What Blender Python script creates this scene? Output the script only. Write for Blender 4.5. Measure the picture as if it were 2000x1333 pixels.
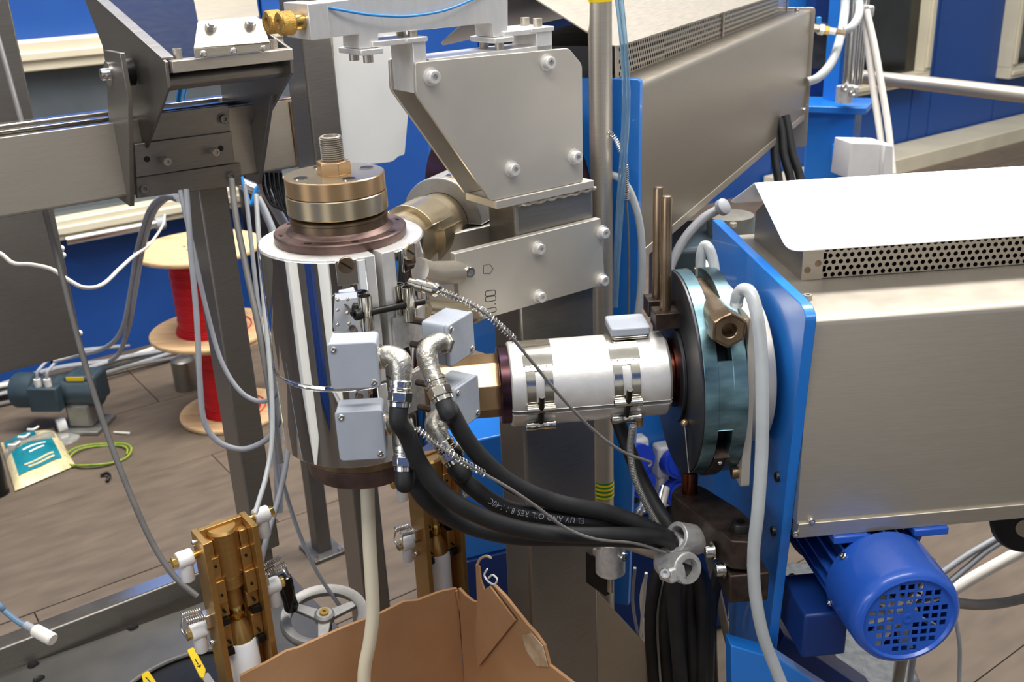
import bpy, math, random
import numpy as np
from mathutils import Matrix, Vector
random.seed(7)
for _o in list(bpy.data.objects): bpy.data.objects.remove(_o)
scene = bpy.context.scene
COL = scene.collection
V = lambda *a: np.array(a, float)
ZU = V(0, 0, 1)
def nrm(v): v = np.asarray(v, float); return v / np.linalg.norm(v)

# ------------------------------------------------------------------ camera
FPX, PITCH, ROLL, CAMH = 1990.0, math.radians(21.9), math.radians(2.5), 1.75
FW = V(0, math.cos(PITCH), -math.sin(PITCH))
_u0 = np.cross(V(1, 0, 0), FW)
RT = V(1, 0, 0) * math.cos(ROLL) - _u0 * math.sin(ROLL)
UP = _u0 * math.cos(ROLL) + V(1, 0, 0) * math.sin(ROLL)
EYE = V(0, 0, CAMH)
cd = bpy.data.cameras.new('camera'); cam = bpy.data.objects.new('camera', cd); COL.objects.link(cam)
cam.matrix_world = Matrix(((RT[0], UP[0], -FW[0], 0), (RT[1], UP[1], -FW[1], 0), (RT[2], UP[2], -FW[2], CAMH), (0, 0, 0, 1)))
cd.sensor_width = 36; cd.lens = 36 * FPX / 2000; cd.clip_start = .05; cd.clip_end = 60
cd.dof.use_dof = True; cd.dof.focus_distance = 1.42; cd.dof.aperture_fstop = 10
scene.camera = cam

# ------------------------------------------------------------------ light of the hall
w = bpy.data.worlds.new('hall'); scene.world = w; w.use_nodes = True
w.node_tree.nodes['Background'].inputs[0].default_value = (.96, .98, 1, 1)
w.node_tree.nodes['Background'].inputs[1].default_value = .37
def area(name, loc, rot, sx, sy, e, c=(1, 1, 1)):
    l = bpy.data.lights.new(name, 'AREA'); l.shape = 'RECTANGLE'; l.size = sx; l.size_y = sy; l.energy = e; l.color = c
    o = bpy.data.objects.new(name, l); COL.objects.link(o); o.location = loc; o.rotation_euler = rot; return o
area('roof_light', (1.5, 3.2, 5.2), (0, 0, 0), 4.2, 1.1, 330, (1, .98, .95))
area('roof_light', (-1.8, 3.4, 5.2), (0, 0, 0), 2.2, 1.1, 125, (1, .98, .95))
area('roof_light', (.3, -.8, 5.2), (0, 0, 0), 4.5, 1.0, 125, (1, .98, .95))
area('side_fill', (-5.0, -3.0, 2.6), (math.radians(78), 0, math.radians(-60)), 3.0, 1.6, 75, (.95, .98, 1))  # added fill light for the dark metal sides, no window here
vs = scene.view_settings
vs.view_transform = 'Standard'; vs.look = 'None'; vs.gamma = 1; vs.exposure = 0.65; vs.use_curve_mapping = False

# ------------------------------------------------------------------ photo -> place helpers
def ray(x, y): return FW + RT * ((x - 1000) / FPX) + UP * ((666.5 - y) / FPX)
def at(x, y, d): return EYE + ray(x, y) * d
def hit(x, y, p, n):
    r = ray(x, y); return EYE + r * (np.dot(n, p - EYE) / np.dot(n, r))
def atz(x, y, z): return hit(x, y, V(0, 0, z), ZU)
def depth(p): return float(np.dot(p - EYE, FW))
def proj(p):
    d = p - EYE; z = d @ FW
    return 1000 + FPX * (d @ RT) / z, 666.5 - FPX * (d @ UP) / z
def fr(a): a = math.radians(a); return V(math.cos(a), math.sin(a), 0), V(-math.sin(a), math.cos(a), 0)
def oncyl(x, y, c, R):
    r = ray(x, y); a = r[0]**2 + r[1]**2; e = EYE - c
    b = e[0]*r[0] + e[1]*r[1]; cc = e[0]**2 + e[1]**2 - R*R
    t = (-b - math.sqrt(max(b*b - a*cc, 0))) / a
    return EYE + r * t
def hexc(h):
    h = h.lstrip('#'); c = [int(h[i:i+2], 16) / 255 for i in (0, 2, 4)]
    return tuple(x / 12.92 if x < .04045 else ((x + .055) / 1.055) ** 2.4 for x in c) + (1,)

# ------------------------------------------------------------------ materials
MATS = {}
def mat(name, col, metal=0, rough=.5, var=.12, scale=20, stretch=(1, 1, 1), bump=0, bscale=None, col2=None, rvar=.1, trans=0, ior=1.45, coat=0, spec=.5, lo=.35, hi=.65):
    m = bpy.data.materials.new(name); m.use_nodes = True; nt = m.node_tree; b = nt.nodes['Principled BSDF']
    c = hexc(col); b.inputs['Metallic'].default_value = metal; b.inputs['Roughness'].default_value = rough
    b.inputs['Transmission Weight'].default_value = trans; b.inputs['IOR'].default_value = ior
    b.inputs['Coat Weight'].default_value = coat; b.inputs['Specular IOR Level'].default_value = spec
    tc = nt.nodes.new('ShaderNodeTexCoord'); mp = nt.nodes.new('ShaderNodeMapping'); nz = nt.nodes.new('ShaderNodeTexNoise')
    mp.inputs['Scale'].default_value = stretch; nz.inputs['Scale'].default_value = scale; nz.inputs['Detail'].default_value = 5
    nt.links.new(tc.outputs['Object'], mp.inputs[0]); nt.links.new(mp.outputs[0], nz.inputs['Vector'])
    rp = nt.nodes.new('ShaderNodeValToRGB')
    c2 = hexc(col2) if col2 else tuple(max(0, x * (1 - var)) for x in c[:3]) + (1,)
    c1 = c if col2 else tuple(min(1, x * (1 + var * .5)) for x in c[:3]) + (1,)
    rp.color_ramp.elements[0].color = c2; rp.color_ramp.elements[1].color = c1
    rp.color_ramp.elements[0].position = lo; rp.color_ramp.elements[1].position = hi
    nt.links.new(nz.outputs['Fac'], rp.inputs[0]); nt.links.new(rp.outputs[0], b.inputs['Base Color'])
    if rvar:
        mr = nt.nodes.new('ShaderNodeMapRange'); mr.inputs['To Min'].default_value = max(0, rough - rvar); mr.inputs['To Max'].default_value = min(1, rough + rvar)
        nt.links.new(nz.outputs['Fac'], mr.inputs['Value']); nt.links.new(mr.outputs[0], b.inputs['Roughness'])
    if bump:
        n2 = nt.nodes.new('ShaderNodeTexNoise'); n2.inputs['Scale'].default_value = bscale or scale; n2.inputs['Detail'].default_value = 4
        nt.links.new(mp.outputs[0], n2.inputs['Vector'])
        bp = nt.nodes.new('ShaderNodeBump'); bp.inputs['Strength'].default_value = bump; bp.inputs['Distance'].default_value = .002
        nt.links.new(n2.outputs['Fac'], bp.inputs['Height']); nt.links.new(bp.outputs[0], b.inputs['Normal'])
    MATS[name] = m; return m
BR = (4, 4, 160)
mat('steel', 'bcb3a4', .72, .38, .06, 6, BR, .04, rvar=.05)
mat('steel_dimmed', 'aba294', .9, .40, .06, 6, BR, .04, rvar=.05)  # the same steel with dimmer reflections put into its colour
mat('cast_grey', '9b9893', .6, .5, .1, 60, (1, 1, 1), .2, bscale=200)
mat('steel_plate', 'cbc4b8', .6, .45, .06, 9, (1, 1, 1), .03, bscale=300, rvar=.05)
mat('steel_dark', '8f8a82', .8, .38, .12, 7, BR, .05, rvar=.07)  # stainless, darkened in colour to stand for dark reflections
mat('steel_black', '3c3a38', .9, .42, .2, 30, (1, 1, 1), 0, rvar=.12)
mat('steel_bright', 'dedbd4', 1, .22, .06, 20, rvar=.06)
mat('chrome', 'f2f1ee', 1, .035, .02, 5, rvar=.015)
mat('nickel', 'd9d3c4', 1, .16, .06, 30, rvar=.05)
mat('alu', 'e2dfda', .55, .42, .05, 60, (1, 1, 1), .08, bscale=220, rvar=.08)
mat('alu_cast', 'cfcdc9', .7, .5, .1, 120, (1, 1, 1), .35, bscale=170)
mat('alu_mill', 'e6e3de', .5, .33, .04, 8, (20, 6, 6), .02, rvar=.04)
mat('zinc_elbow', 'c9c4b8', .95, .33, .16, 90, (1, 1, 1), .5, bscale=260, rvar=.1)
mat('bronze_dark', '75605a', .8, .45, .3, 28, (1, 1, 1), .1, bscale=300, col2='584640')
mat('bronze', '96826a', .92, .33, .15, 18, (1, 1, 1), 0, col2='7c6852')
mat('gold_steel', 'c6b698', .85, .25, .04, 20, (1, 1, 1), 0, rvar=.03)
mat('gold_warm', 'c4a279', .75, .26, .06, 20, (1, 1, 1), 0, rvar=.03)
mat('tint_copper', '8a5038', 1, .3, .3, 25, col2='4a2a2c')
mat('tint_purple', '5a4660', 1, .32, .3, 20, col2='4a3128')
mat('tint_blue', '86abb4', .9, .34, .3, 5, (2, 2, 5), .02, col2='33454c', rvar=.08)
mat('tint_dark', '56575a', .85, .42, .3, 12, col2='36363a')
mat('oxide', '51443c', .75, .45, .3, 60, (1, 1, 1), .15, bscale=400, col2='3a322d')
mat('brass', 'bb9458', .86, .36, .06, 30, (1, 1, 6), .03, bscale=60, rvar=.05)
mat('steel_mirror_dark', '2c2a28', .7, .22, .3, 60, rvar=.1)
mat('brass_bright', 'd6b060', 1, .24, .1, 20)
mat('cable_slate', '5d7489', 0, .4, .06, 20)
mat('brass_knurl', 'c29a50', 1, .3, .25, 40, (1, 1, 1), 1.0, bscale=900)
mat('paint_blue', '1f70c4', 0, .3, .07, 5, (1, 1, 1), .12, bscale=60, coat=.25, rvar=.06)
mat('paint_motor', '2656b4', 0, .28, .07, 8, (1, 1, 1), .1, bscale=90, coat=.3, rvar=.05)
mat('paint_navy', '12316e', 0, .4, .1, 8)
mat('wall_blue', '15458c', 0, .5, .06, 3)
mat('cream', 'cbc2aa', 0, .5, .07, 5)
mat('glass_dark', '20231f', 0, .08, .4, 3, col2='14120e', spec=.7)
mat('glass_grey', '5c6266', 0, .1, .2, 3, spec=.7)
mat('grey_box', 'a2a7b0', 0, .42, .04, 30, (1, 1, 1), .1, bscale=350)
mat('white_paint', 'ebebe7', 0, .42, .03, 10)
mat('lid_steel', 'f1f0ee', .35, .38, .03, 8, rvar=.05)
mat('white_plastic', 'e8e6e3', 0, .35, .04, 20)
mat('ptfe', 'eeeeee', 0, .4, .03, 20)
mat('rubber', '1d1d1e', 0, .55, .3, 30, (1, 1, 1), .12, bscale=200, rvar=.1)
mat('black', '0d0d0e', 0, .4, .3, 20)
mat('black_gloss', '111112', 0, .12, .1, 20)
mat('hose_clear', 'c9cccb', 0, .22, .06, 30, trans=.35, ior=1.4)
mat('hose_blue', '9fc4dc', 0, .12, .06, 30, trans=.75, ior=1.35)
mat('tube_blue', '2b86d0', 0, .3, .1, 30)
mat('cable_grey', '94969b', 0, .45, .08, 30)
mat('cable_dark', '6a6764', 0, .45, .12, 30)
mat('cable_white', 'd5cfc4', 0, .5, .06, 30)
mat('cream_tube', 'e6dcc0', 0, .38, .04, 10)
mat('cardboard', 'b58c66', 0, .8, .09, 5, (1, 1, 1), .25, bscale=80, col2='a57c56', spec=.2)
mat('card_torn', 'c9b294', 0, .9, .2, 30, (1, 1, 1), .6, bscale=90, col2='a98e6e', spec=.1)
mat('plywood', 'd9b88c', 0, .6, .15, 5, (2, 14, 14), .05, col2='c79f72')
mat('red_wire', 'c4141c', 0, .4, .15, 14, (1, 1, 1), 0)
mat('gear_green', '33424a', 0, .45, .15, 20)
mat('grey_metal', '8e8c86', .6, .45, .15, 20)
mat('teal', '0e7380', 0, .3, .15, 20)
mat('bag', 'd9c99a', 0, .3, .15, 30, trans=.1)
mat('bag_clear', 'b9b7ae', 0, .2, .2, 30, trans=.5)
mat('green_cable', '6d9226', 0, .45, .2, 40, col2='98a522')
mat('yellow', 'e8c410', 0, .4, .06, 20)
mat('tape_green', '2c7a35', 0, .4, .06, 20)
mat('socket_blue', '1a3fc0', 0, .35, .06, 20)
mat('grey_frame', '6e6c68', .7, .42, .12, 10, (1, 1, 1), .1, bscale=80)
mat('stone', '5b5d5f', .2, .6, .3, 60, (1, 1, 1), .3, bscale=150)
mat('floor_wood', '67594a', 0, .62, .2, 3, (2, 7, 2), .08, bscale=30, col2='55493d', lo=.3, hi=.7)
mat('floor_base', '2c241d', 0, .8, .1, 5)
mat('ceiling_white', 'c9ccd0', 0, .8, .03, 2)
mat('wood_crate', 'b9a486', 0, .7, .2, 8)
mat('paper_white', 'e4e2de', 0, .7, .05, 20)

# ------------------------------------------------------------------ mesh builder
ORG = {}
class MB:
    def __init__(s): s.v = []; s.f = []
    def add(s, v, f):
        o = len(s.v); s.v += [tuple(map(float, p)) for p in v]; s.f += [tuple(i + o for i in q) for q in f]; return s
    def box(s, c, sz, X=V(1, 0, 0), Y=V(0, 1, 0), Z=ZU):
        c = np.asarray(c, float); h = [X * sz[0] / 2, Y * sz[1] / 2, Z * sz[2] / 2]
        p = [c + a*h[0] + b*h[1] + d*h[2] for d in (-1, 1) for a, b in ((-1, -1), (1, -1), (1, 1), (-1, 1))]
        return s.add(p, [(3, 2, 1, 0), (4, 5, 6, 7), (0, 1, 5, 4), (1, 2, 6, 5), (2, 3, 7, 6), (3, 0, 4, 7)])
    def prism(s, pts, ext):
        pts = [np.asarray(p, float) for p in pts]; n = len(pts); ext = np.asarray(ext, float)
        nn = sum((np.cross(pts[i] - pts[0], pts[i+1] - pts[0]) for i in range(1, n-1)), V(0, 0, 0))
        if np.dot(nn, ext) > 0: pts = pts[::-1]
        return s.add(pts + [p + ext for p in pts], [tuple(range(n)), tuple(range(2*n-1, n-1, -1))] + [((i+1) % n, i, i+n, (i+1) % n + n) for i in range(n)])
    def quad(s, a, b, c, d): return s.add([a, b, c, d], [(0, 1, 2, 3)])
    def lathe(s, prof, o, ax=ZU, n=48, a0=0, a1=360, ref=None, closed=False):
        """prof: (radius, height) list; closed joins the last to the first (a ring section)"""
        ax = nrm(ax); o = np.asarray(o, float)
        r = V(1, 0, 0) if ref is None else ref
        r = r - ax * np.dot(r, ax)
        if np.linalg.norm(r) < 1e-6: r = V(0, 1, 0) - ax * ax[1]
        x = nrm(r); y = np.cross(ax, x); full = abs(a1 - a0 - 360) < 1e-6
        m = n if full else n + 1; k = len(prof); v = []
        for i in range(m):
            t = math.radians(a0 + (a1 - a0) * i / n); d = x * math.cos(t) + y * math.sin(t)
            v += [o + d * p[0] + ax * p[1] for p in prof]
        f = []
        for i in range(n):
            j = (i + 1) % m
            for q in range(k if closed else k - 1):
                q2 = (q + 1) % k; f.append((i*k+q, j*k+q, j*k+q2, i*k+q2))
        if closed and not full: f += [tuple(range(k))[::-1], tuple((m-1)*k + q for q in range(k))]
        return s.add(v, f)
    def cyl(s, p, q, r, r2=None, n=20):
        p = np.asarray(p, float); q = np.asarray(q, float); h = np.linalg.norm(q - p); r2 = r if r2 is None else r2
        return s.lathe([(0, 0), (r, 0), (r2, h), (0, h)], p, q - p, n)
    def ring(s, o, ax, ri, ro, h, n=40, a0=0, a1=360, ref=None):
        return s.lathe([(ri, 0), (ro, 0), (ro, h), (ri, h)], o, ax, n, a0, a1, ref, True)
    def hexa(s, p, q, r, ri=0, ref=None, n=6):
        p = np.asarray(p, float); q = np.asarray(q, float); h = np.linalg.norm(q - p); c = min(.0015, r*.08)
        pr = [(0, 0), (r, 0), (r, h - c), (r - c*1.3, h)]
        pr += [(ri, h), (ri, h * .35), (0, h * .35)] if ri else [(0, h)]
        return s.lathe(pr, p, q - p, n, ref=ref)
    def sphere(s, c, r, n=16, sc=1, ax=ZU):
        return s.lathe([(r * math.sin(math.pi*i/10), -r * sc * math.cos(math.pi*i/10)) for i in range(11)], c, ax, n)
    def torus(s, c, ax, R, r, n=48, m=10, a0=0, a1=360, ref=None):
        return s.lathe([(R + r*math.cos(2*math.pi*i/m), r*math.sin(2*math.pi*i/m)) for i in range(m)], c, ax, n, a0, a1, ref, True)
    def tube(s, pts, r, n=10, res=6, smooth=True, caps=True):
        P = crom(pts, res) if smooth and len(pts) > 2 else [np.asarray(p, float) for p in pts]
        rr = r if callable(r) else (lambda t: r)
        N = len(P); t0 = nrm(P[1] - P[0]); u = np.cross(t0, ZU)
        if np.linalg.norm(u) < 1e-3: u = np.cross(t0, V(1, 0, 0))
        u = nrm(u); v = []
        for i in range(N):
            t = nrm(P[min(i+1, N-1)] - P[max(i-1, 0)]); u = nrm(u - t * np.dot(u, t)); w_ = np.cross(t, u); R = rr(i / (N-1))
            v += [P[i] + (u * math.cos(2*math.pi*k/n) + w_ * math.sin(2*math.pi*k/n)) * R for k in range(n)]
        f = [(i*n + k, i*n + (k+1) % n, (i+1)*n + (k+1) % n, (i+1)*n + k) for i in range(N-1) for k in range(n)]
        if caps: f += [tuple(range(n))[::-1], tuple((N-1)*n + k for k in range(n))]
        return s.add(v, f)
    def helix(s, pts, R, r, pitch, n=5, per=9):
        P = crom(pts, 10); L = [0]
        for i in range(1, len(P)): L.append(L[-1] + np.linalg.norm(P[i] - P[i-1]))
        N = max(4, int(L[-1] / pitch * per)); out = []
        t = nrm(P[1] - P[0]); u = nrm(np.cross(t, ZU + V(.01, .02, 0)))
        for i in range(N):
            d = L[-1] * i / (N-1); j = min(np.searchsorted(L, d), len(P)-1); j = max(j, 1)
            k = (d - L[j-1]) / max(L[j] - L[j-1], 1e-9); c = P[j-1] * (1-k) + P[j] * k
            t = nrm(P[j] - P[j-1]); u = nrm(u - t * np.dot(u, t)); w_ = np.cross(t, u); a = 2*math.pi*i/per
            out.append(c + (u*math.cos(a) + w_*math.sin(a)) * R)
        return s.tube(out, r, n, smooth=False)
    def mesh(s, name, ang=35, org=V(0, 0, 0)):
        me = bpy.data.meshes.new(name); me.from_pydata([tuple(np.array(p) - org) for p in s.v], [], s.f); me.validate(); me.update()
        me.shade_smooth(); me.set_sharp_from_angle(angle=math.radians(ang)); return me
    def build(s, name, material, parent=None, bevel=0, ang=35, seg=2, org=None):
        if parent is not None: og = ORG[parent.name]
        else: og = np.asarray(org, float) if org is not None else np.mean(np.array(s.v), 0)
        me = s.mesh(name, ang, og); me.materials.append(MATS[material])
        o = bpy.data.objects.new(name, me); COL.objects.link(o); ORG[o.name] = og
        if parent is not None: o.parent = parent
        else: o.location = og
        if bevel:
            b = o.modifiers.new('bevel', 'BEVEL'); b.width = bevel; b.segments = seg; b.limit_method = 'ANGLE'; b.angle_limit = math.radians(40)
        return o
def crom(pts, res=6):
    P = [np.asarray(p, float) for p in pts]
    if len(P) < 3: return P
    P = [2*P[0] - P[1]] + P + [2*P[-1] - P[-2]]; out = []
    for i in range(1, len(P) - 2):
        for k in range(res):
            t = k / res; a, b, c, d = P[i-1], P[i], P[i+1], P[i+2]
            out.append(.5 * (2*b + (c - a)*t + (2*a - 5*b + 4*c - d)*t*t + (3*b - a - 3*c + d)*t**3))
    return out + [P[-2]]
def rpoly(pts, r, seg=4):
    """round the corners of a planar polygon"""
    pts = [np.asarray(p, float) for p in pts]; out = []; n = len(pts)
    for i, p in enumerate(pts):
        ri = r[i] if isinstance(r, (list, tuple)) else r
        if ri <= 0: out.append(p); continue
        a = nrm(pts[i-1] - p) * ri + p; b = nrm(pts[(i+1) % n] - p) * ri + p
        for k in range(seg + 1):
            t = k / seg; out.append(a*(1-t)**2 + 2*p*t*(1-t) + b*t*t)
    return out
def tag(o, label=None, cat=None, group=None, kind=None):
    if label: o['label'] = label
    if cat: o['category'] = cat
    if group: o['group'] = group
    if kind: o['kind'] = kind
    return o
def thing(name, label, cat, loc, group=None):
    o = bpy.data.objects.new(name, None); COL.objects.link(o); o.location = tuple(loc); o.empty_display_size = .03
    ORG[o.name] = np.asarray(loc, float); return tag(o, label, cat, group)
CACHE = {}
def inst(key, maker, name, material, parent, loc, z, x=None, sc=1.0):
    """a shared-mesh part: maker() builds it at the origin pointing up +Z"""
    kk = key + material
    if kk not in CACHE:
        me = maker().mesh(name); me.materials.append(MATS[material]); CACHE[kk] = me
    o = bpy.data.objects.new(name, CACHE[kk]); COL.objects.link(o); o.parent = parent
    og = ORG[parent.name]; ORG[o.name] = og
    z = nrm(z); x = V(1, 0, 0) if x is None else x
    x = x - z * np.dot(x, z)
    if np.linalg.norm(x) < 1e-4: x = V(0, 1, 0) - z * z[1]
    x = nrm(x); y = np.cross(z, x); l = np.asarray(loc) - og
    o.matrix_local = Matrix(((x[0]*sc, y[0]*sc, z[0]*sc, l[0]), (x[1]*sc, y[1]*sc, z[1]*sc, l[1]), (x[2]*sc, y[2]*sc, z[2]*sc, l[2]), (0, 0, 0, 1)))
    return o
def mk_bolt():      # socket head cap screw, head radius 1, height 1.1
    m = MB(); n = 24; k = .5
    m.lathe([(0, 0), (1, 0), (1, .95), (.9, 1.1), (.62, 1.1)], V(0, 0, 0), ZU, n)
    m.lathe([(.62, 1.1), (.56, 1.08), (.56, .5), (0, .45)], V(0, 0, 0), ZU, 6)
    m.ring(V(0, 0, 1.095), ZU, .5, .64, .004, 24)
    return m
def mk_washer():
    return MB().lathe([(0, 0), (1.35, 0), (1.35, .16), (0, .16)], V(0, 0, 0), ZU, 24)
def bolt(parent, loc, z, r, material='steel_bright', washer=False, name='bolt'):
    if washer:
        inst('washer', mk_washer, 'washer', material, parent, np.asarray(loc), z, sc=r); loc = np.asarray(loc) + nrm(z) * r * .16
    return inst('bolt', mk_bolt, name, material, parent, loc, z, sc=r)
def mk_hexnut():
    m = MB().lathe([(0, 0), (1, 0), (1, .75), (.88, .85), (.6, .85)], V(0, 0, 0), ZU, 6)
    return m.lathe([(.6, .85), (.58, 1.2), (.5, 1.28), (0, 1.28)], V(0, 0, 0), ZU, 16)
def mk_screw():     # pan head screw with cross slot
    return MB().lathe([(0, 0), (1, 0), (1, .25), (.8, .5), (.42, .55), (.38, .3), (0, .25)], V(0, 0, 0), ZU, 18)
def plate(pxs, p, n, t, name, material, parent, bevel=.0012, r=0):
    """outline seen at pixels pxs lying in the plane (p, n); n faces the viewer, thickness t goes back"""
    pts = [hit(x, y, p, n) for x, y in pxs]
    if r: pts = rpoly(pts, r)
    return MB().prism(pts, -nrm(n) * t).build(name, material, parent, bevel)
def hose(name, label, cat, pts, r, material, group=None, n=12, res=7):
    P = [at(*p) for p in pts]
    return tag(MB().tube(P, r, n, res).build(name, material, None), label, cat, group)

# ------------------------------------------------------------------ frames of the place
mX, mY = fr(35)          # main steel frame and the back wall run along mX
aX, aY = fr(4.5)         # near extruder
bX, bY = fr(63.2)        # far extruder
T = at(666, 462, 1.345)  # crosshead axis at the top of its heater
A0 = T - ZU * .232       # near extruder axis meets the crosshead axis
B0 = T - ZU * .05
def A(s, t, z): return A0 + aX * s + aY * t + ZU * z
def inA(p): d = p - A0; return float(d @ aX), float(d @ aY), float(d @ ZU)

# ------------------------------------------------------------------ setting
W0 = atz(200, 705, 0)
def Wl(u, z, off=0): p = W0 + mX * u - mY * off; return V(p[0], p[1], z)
floor = tag(MB().box(V(1, 4, -.06), (16, 16, .1)).build('floor', 'floor_base', None, org=V(0, 0, 0)), kind='structure')
fb = MB().box(V(0, 0, 0), (1.496, .596, .016)).mesh('floor_board'); fb.materials.append(MATS['floor_wood'])
for i in range(-5, 8):
    for j in range(-9, 8):
        c = V(-.62, 2.98, 0) + mX * (i * 1.5 + (j % 2) * .75 + .55) + mY * (j * .6 + .3)
        x, y = proj(V(c[0], c[1], 0)); d = depth(V(c[0], c[1], 0))
        if d < .6 or d > 9.5 or not (-1100 < x < 3000) or y > 3200: continue
        o = bpy.data.objects.new('floor_board', fb); COL.objects.link(o); o.parent = floor
        o.location = (c[0], c[1], -.008 + random.uniform(-.001, .001)); o.rotation_euler = (0, 0, math.radians(35))
wall = tag(MB().box(Wl(3, 1.9, -.16), (13, .1, 4.6), mX, mY).build('wall_back', 'paint_navy', None), kind='structure')
us = [-2.6, -1.4, -.2, 1.0, 2.2, 3.4, 4.6, 5.4, 6.18, 6.43, 7.35, 8.1, 8.6, 9.4]
for u0, u1 in zip(us, us[1:]):
    MB().box(Wl((u0 + u1) / 2, 1.9, -.08), (u1 - u0 - .012, .06, 4.55), mX, mY).build('wall_panel', 'wall_blue', wall, .004)
tag(MB().box(Wl(8.0, .03, .14), (7.0, .34, .16), mX, mY).build('baseboard_back', 'cream', None, .005), kind='structure')
def window(n, u0, u1, z0, z1, glass='glass_dark', fw=.09, top=None):
    r = bpy.data.objects.new('window_%d' % n, None); COL.objects.link(r); og = Wl((u0 + u1) / 2, z0); r.location = tuple(og); ORG[r.name] = og
    tag(r, kind='structure')
    for a, b, c, d in ((u0, u1, z0, z0 + fw), (u0, u1, z1 - fw * 1.3, z1), (u0, u0 + fw, z0 + fw, z1 - fw), (u1 - fw, u1, z0 + fw, z1 - fw)):
        MB().box(Wl((a + b) / 2, (c + d) / 2, .0), (b - a, .14, d - c), mX, mY).build('window_frame', 'cream', r, .006)
        MB().box(Wl((a + b) / 2 , (c + d) / 2, .0), ((b - a) - .05 if b - a > .3 else .05, .17, (d - c) - .05 if d - c > .3 else .035), mX, mY).build('window_bead', 'cream', r, .006)
    MB().box(Wl((u0 + u1) / 2, (z0 + z1) / 2, -.02), (u1 - u0 - fw, .02, z1 - z0 - fw), mX, mY).build('pane', glass, r)
window(1, 5.0, 6.2, .56, 2.2)
window(2, 7.33, 8.6, .46, 2.2)
_a, _b = hit(985, 55, Wl(0, 0, .06), mY), hit(1150, 25, Wl(0, 0, .06), mY)
tag(MB().prism([hit(x, y, Wl(0, 0, .06), mY) for x, y in ((985, -60), (1160, -80), (1160, 22), (985, 52))], mY * .08).build('trim_1', 'cream', None, .006), kind='structure')
window(3, -1.2, 1.28, .60, 1.42, 'glass_grey', .09)
# the rest of the hall, seen only in reflections
tag(MB().box(V(-6.4, 1.5, 2.2), (.1, 14, 5)).build('wall_left', 'wall_blue', None), kind='structure')
tag(MB().box(V(9.4, 1.5, 2.2), (.1, 14, 5)).build('wall_right', 'ceiling_white', None), kind='structure')
for k, (xa, xb, z0, z1) in enumerate(((-6.4, 9.4, -.1, 1.0), (-6.4, 9.4, 2.6, 4.4), (-6.4, -3.4, 1.0, 2.6), (-1.4, .2, 1.0, 2.6), (2.2, 4.0, 1.0, 2.6), (6.4, 9.4, 1.0, 2.6))):
    tag(MB().box(V((xa + xb) / 2, -4.6, (z0 + z1) / 2), (xb - xa, .12, z1 - z0)).build('wall_front', 'wall_blue' if k else 'grey_frame', None), kind='structure')

# ------------------------------------------------------------------ crosshead
def Kp(r, az, dz): a = math.radians(az); return T + V(math.cos(a) * r, math.sin(a) * r, dz)
def Kd(az): a = math.radians(az); return V(math.cos(a), math.sin(a), 0)
GAP = -57
REFG = Kd(GAP)
ch = thing('crosshead', 'polished vertical extrusion crosshead with bronze top flange and threaded nipple', 'crosshead', T - ZU * .35)
RH = .1085
def half(z0, z1, r0, r1, a0, a1, name, m_, n=40):
    return MB().lathe([(r0, z0), (r1, z0), (r1, z1), (r0, z1)], T, ZU, n, a0, a1, REFG, True).build(name, m_, ch, .0006)
half(-.170, 0, .05, RH - .0015, 2.6, 357.4, 'heater_body', 'alu', 90)
half(-.288, -.174, .05, RH - .0015, 2.6, 357.4, 'heater_body', 'alu', 90)
MB().lathe([(.049, -.33), (.049, -.002)], T, ZU, 40).build('core', 'tint_dark', ch)
half(-.169, -.0025, RH - .0012, RH + .0004, 12, 176, 'heater_jacket', 'chrome', 60)
half(-.169, -.0025, RH - .0012, RH + .0004, 184, 350.5, 'heater_jacket', 'chrome', 60)
half(-.287, -.1755, RH - .0012, RH + .0004, 12, 176, 'heater_jacket', 'chrome', 60)
half(-.287, -.1755, RH - .0012, RH + .0004, 184, 350.5, 'heater_jacket', 'chrome', 60)
MB().torus(T - ZU * .172, ZU, RH - .001, .0028, 90, 8, 12, 350, REFG).build('jacket_bead', 'chrome', ch)
MB().lathe([(.062, -.002), (.0855, 0), (.0865, .002), (.0865, .011), (.0850, .0125), (.070, .0125), (.0685, .0140), (.0655, .0155), (.062, .0200)], T, ZU, 72).build('flange', 'bronze_dark', ch)
for k in range(8): MB().box(Kp(.078, k * 45 + 22, .0127), (.009, .004, .001), Kd(k * 45 + 112), Kd(k * 45 + 22)).build('vent_slot', 'black', ch)
MB().lathe([(.060, .012), (.0645, .015), (.0635, .017), (.0635, .028), (.0645, .029), (.0645, .032), (.062, .033), (.058, .034)], T, ZU, 72).build('neck', 'bronze', ch, ang=25)
MB().lathe([(.054, .034), (.0645, .0365), (.0655, .0375), (.0655, .0605), (.0645, .0615), (.05, .0615)], T, ZU, 72).build('clamp_disc', 'gold_steel', ch, ang=25)
MB().lathe([(.05, .062), (.0635, .062), (.0645, .063), (.0645, .0835), (.0635, .0845), (0, .0845)], T, ZU, 72).build('top_disc', 'gold_warm', ch, ang=25)
MB().lathe([(0, .0847), (.0628, .0847), (.0632, .0844)], T, ZU, 64).build('top_face', 'gold_steel', ch)
for az in (-148, -58, 32, 122):
    c = Kp(.046, az, .0849); MB().lathe([(.0095, 0), (.0095, .0006), (.0085, .0006)], c, ZU, 20).build('counterbore_rim', 'steel_bright', ch); MB().cyl(c - ZU * .001, c + ZU * .0003, .0088).build('counterbore', 'black', ch)
MB().hexa(T + ZU * .0845, T + ZU * .1015, .0225, ref=Kd(-65)).build('hex_nut', 'gold_warm', ch, .0008)
pr = [(.0105, .1015)]; z = .1015
pr = [(.0130, .1015)]
for k in range(11): zz = .1025 + k * .0026; pr += [(.0148, zz + .0009), (.0148, zz + .0015), (.0126, zz + .0024)]
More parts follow.
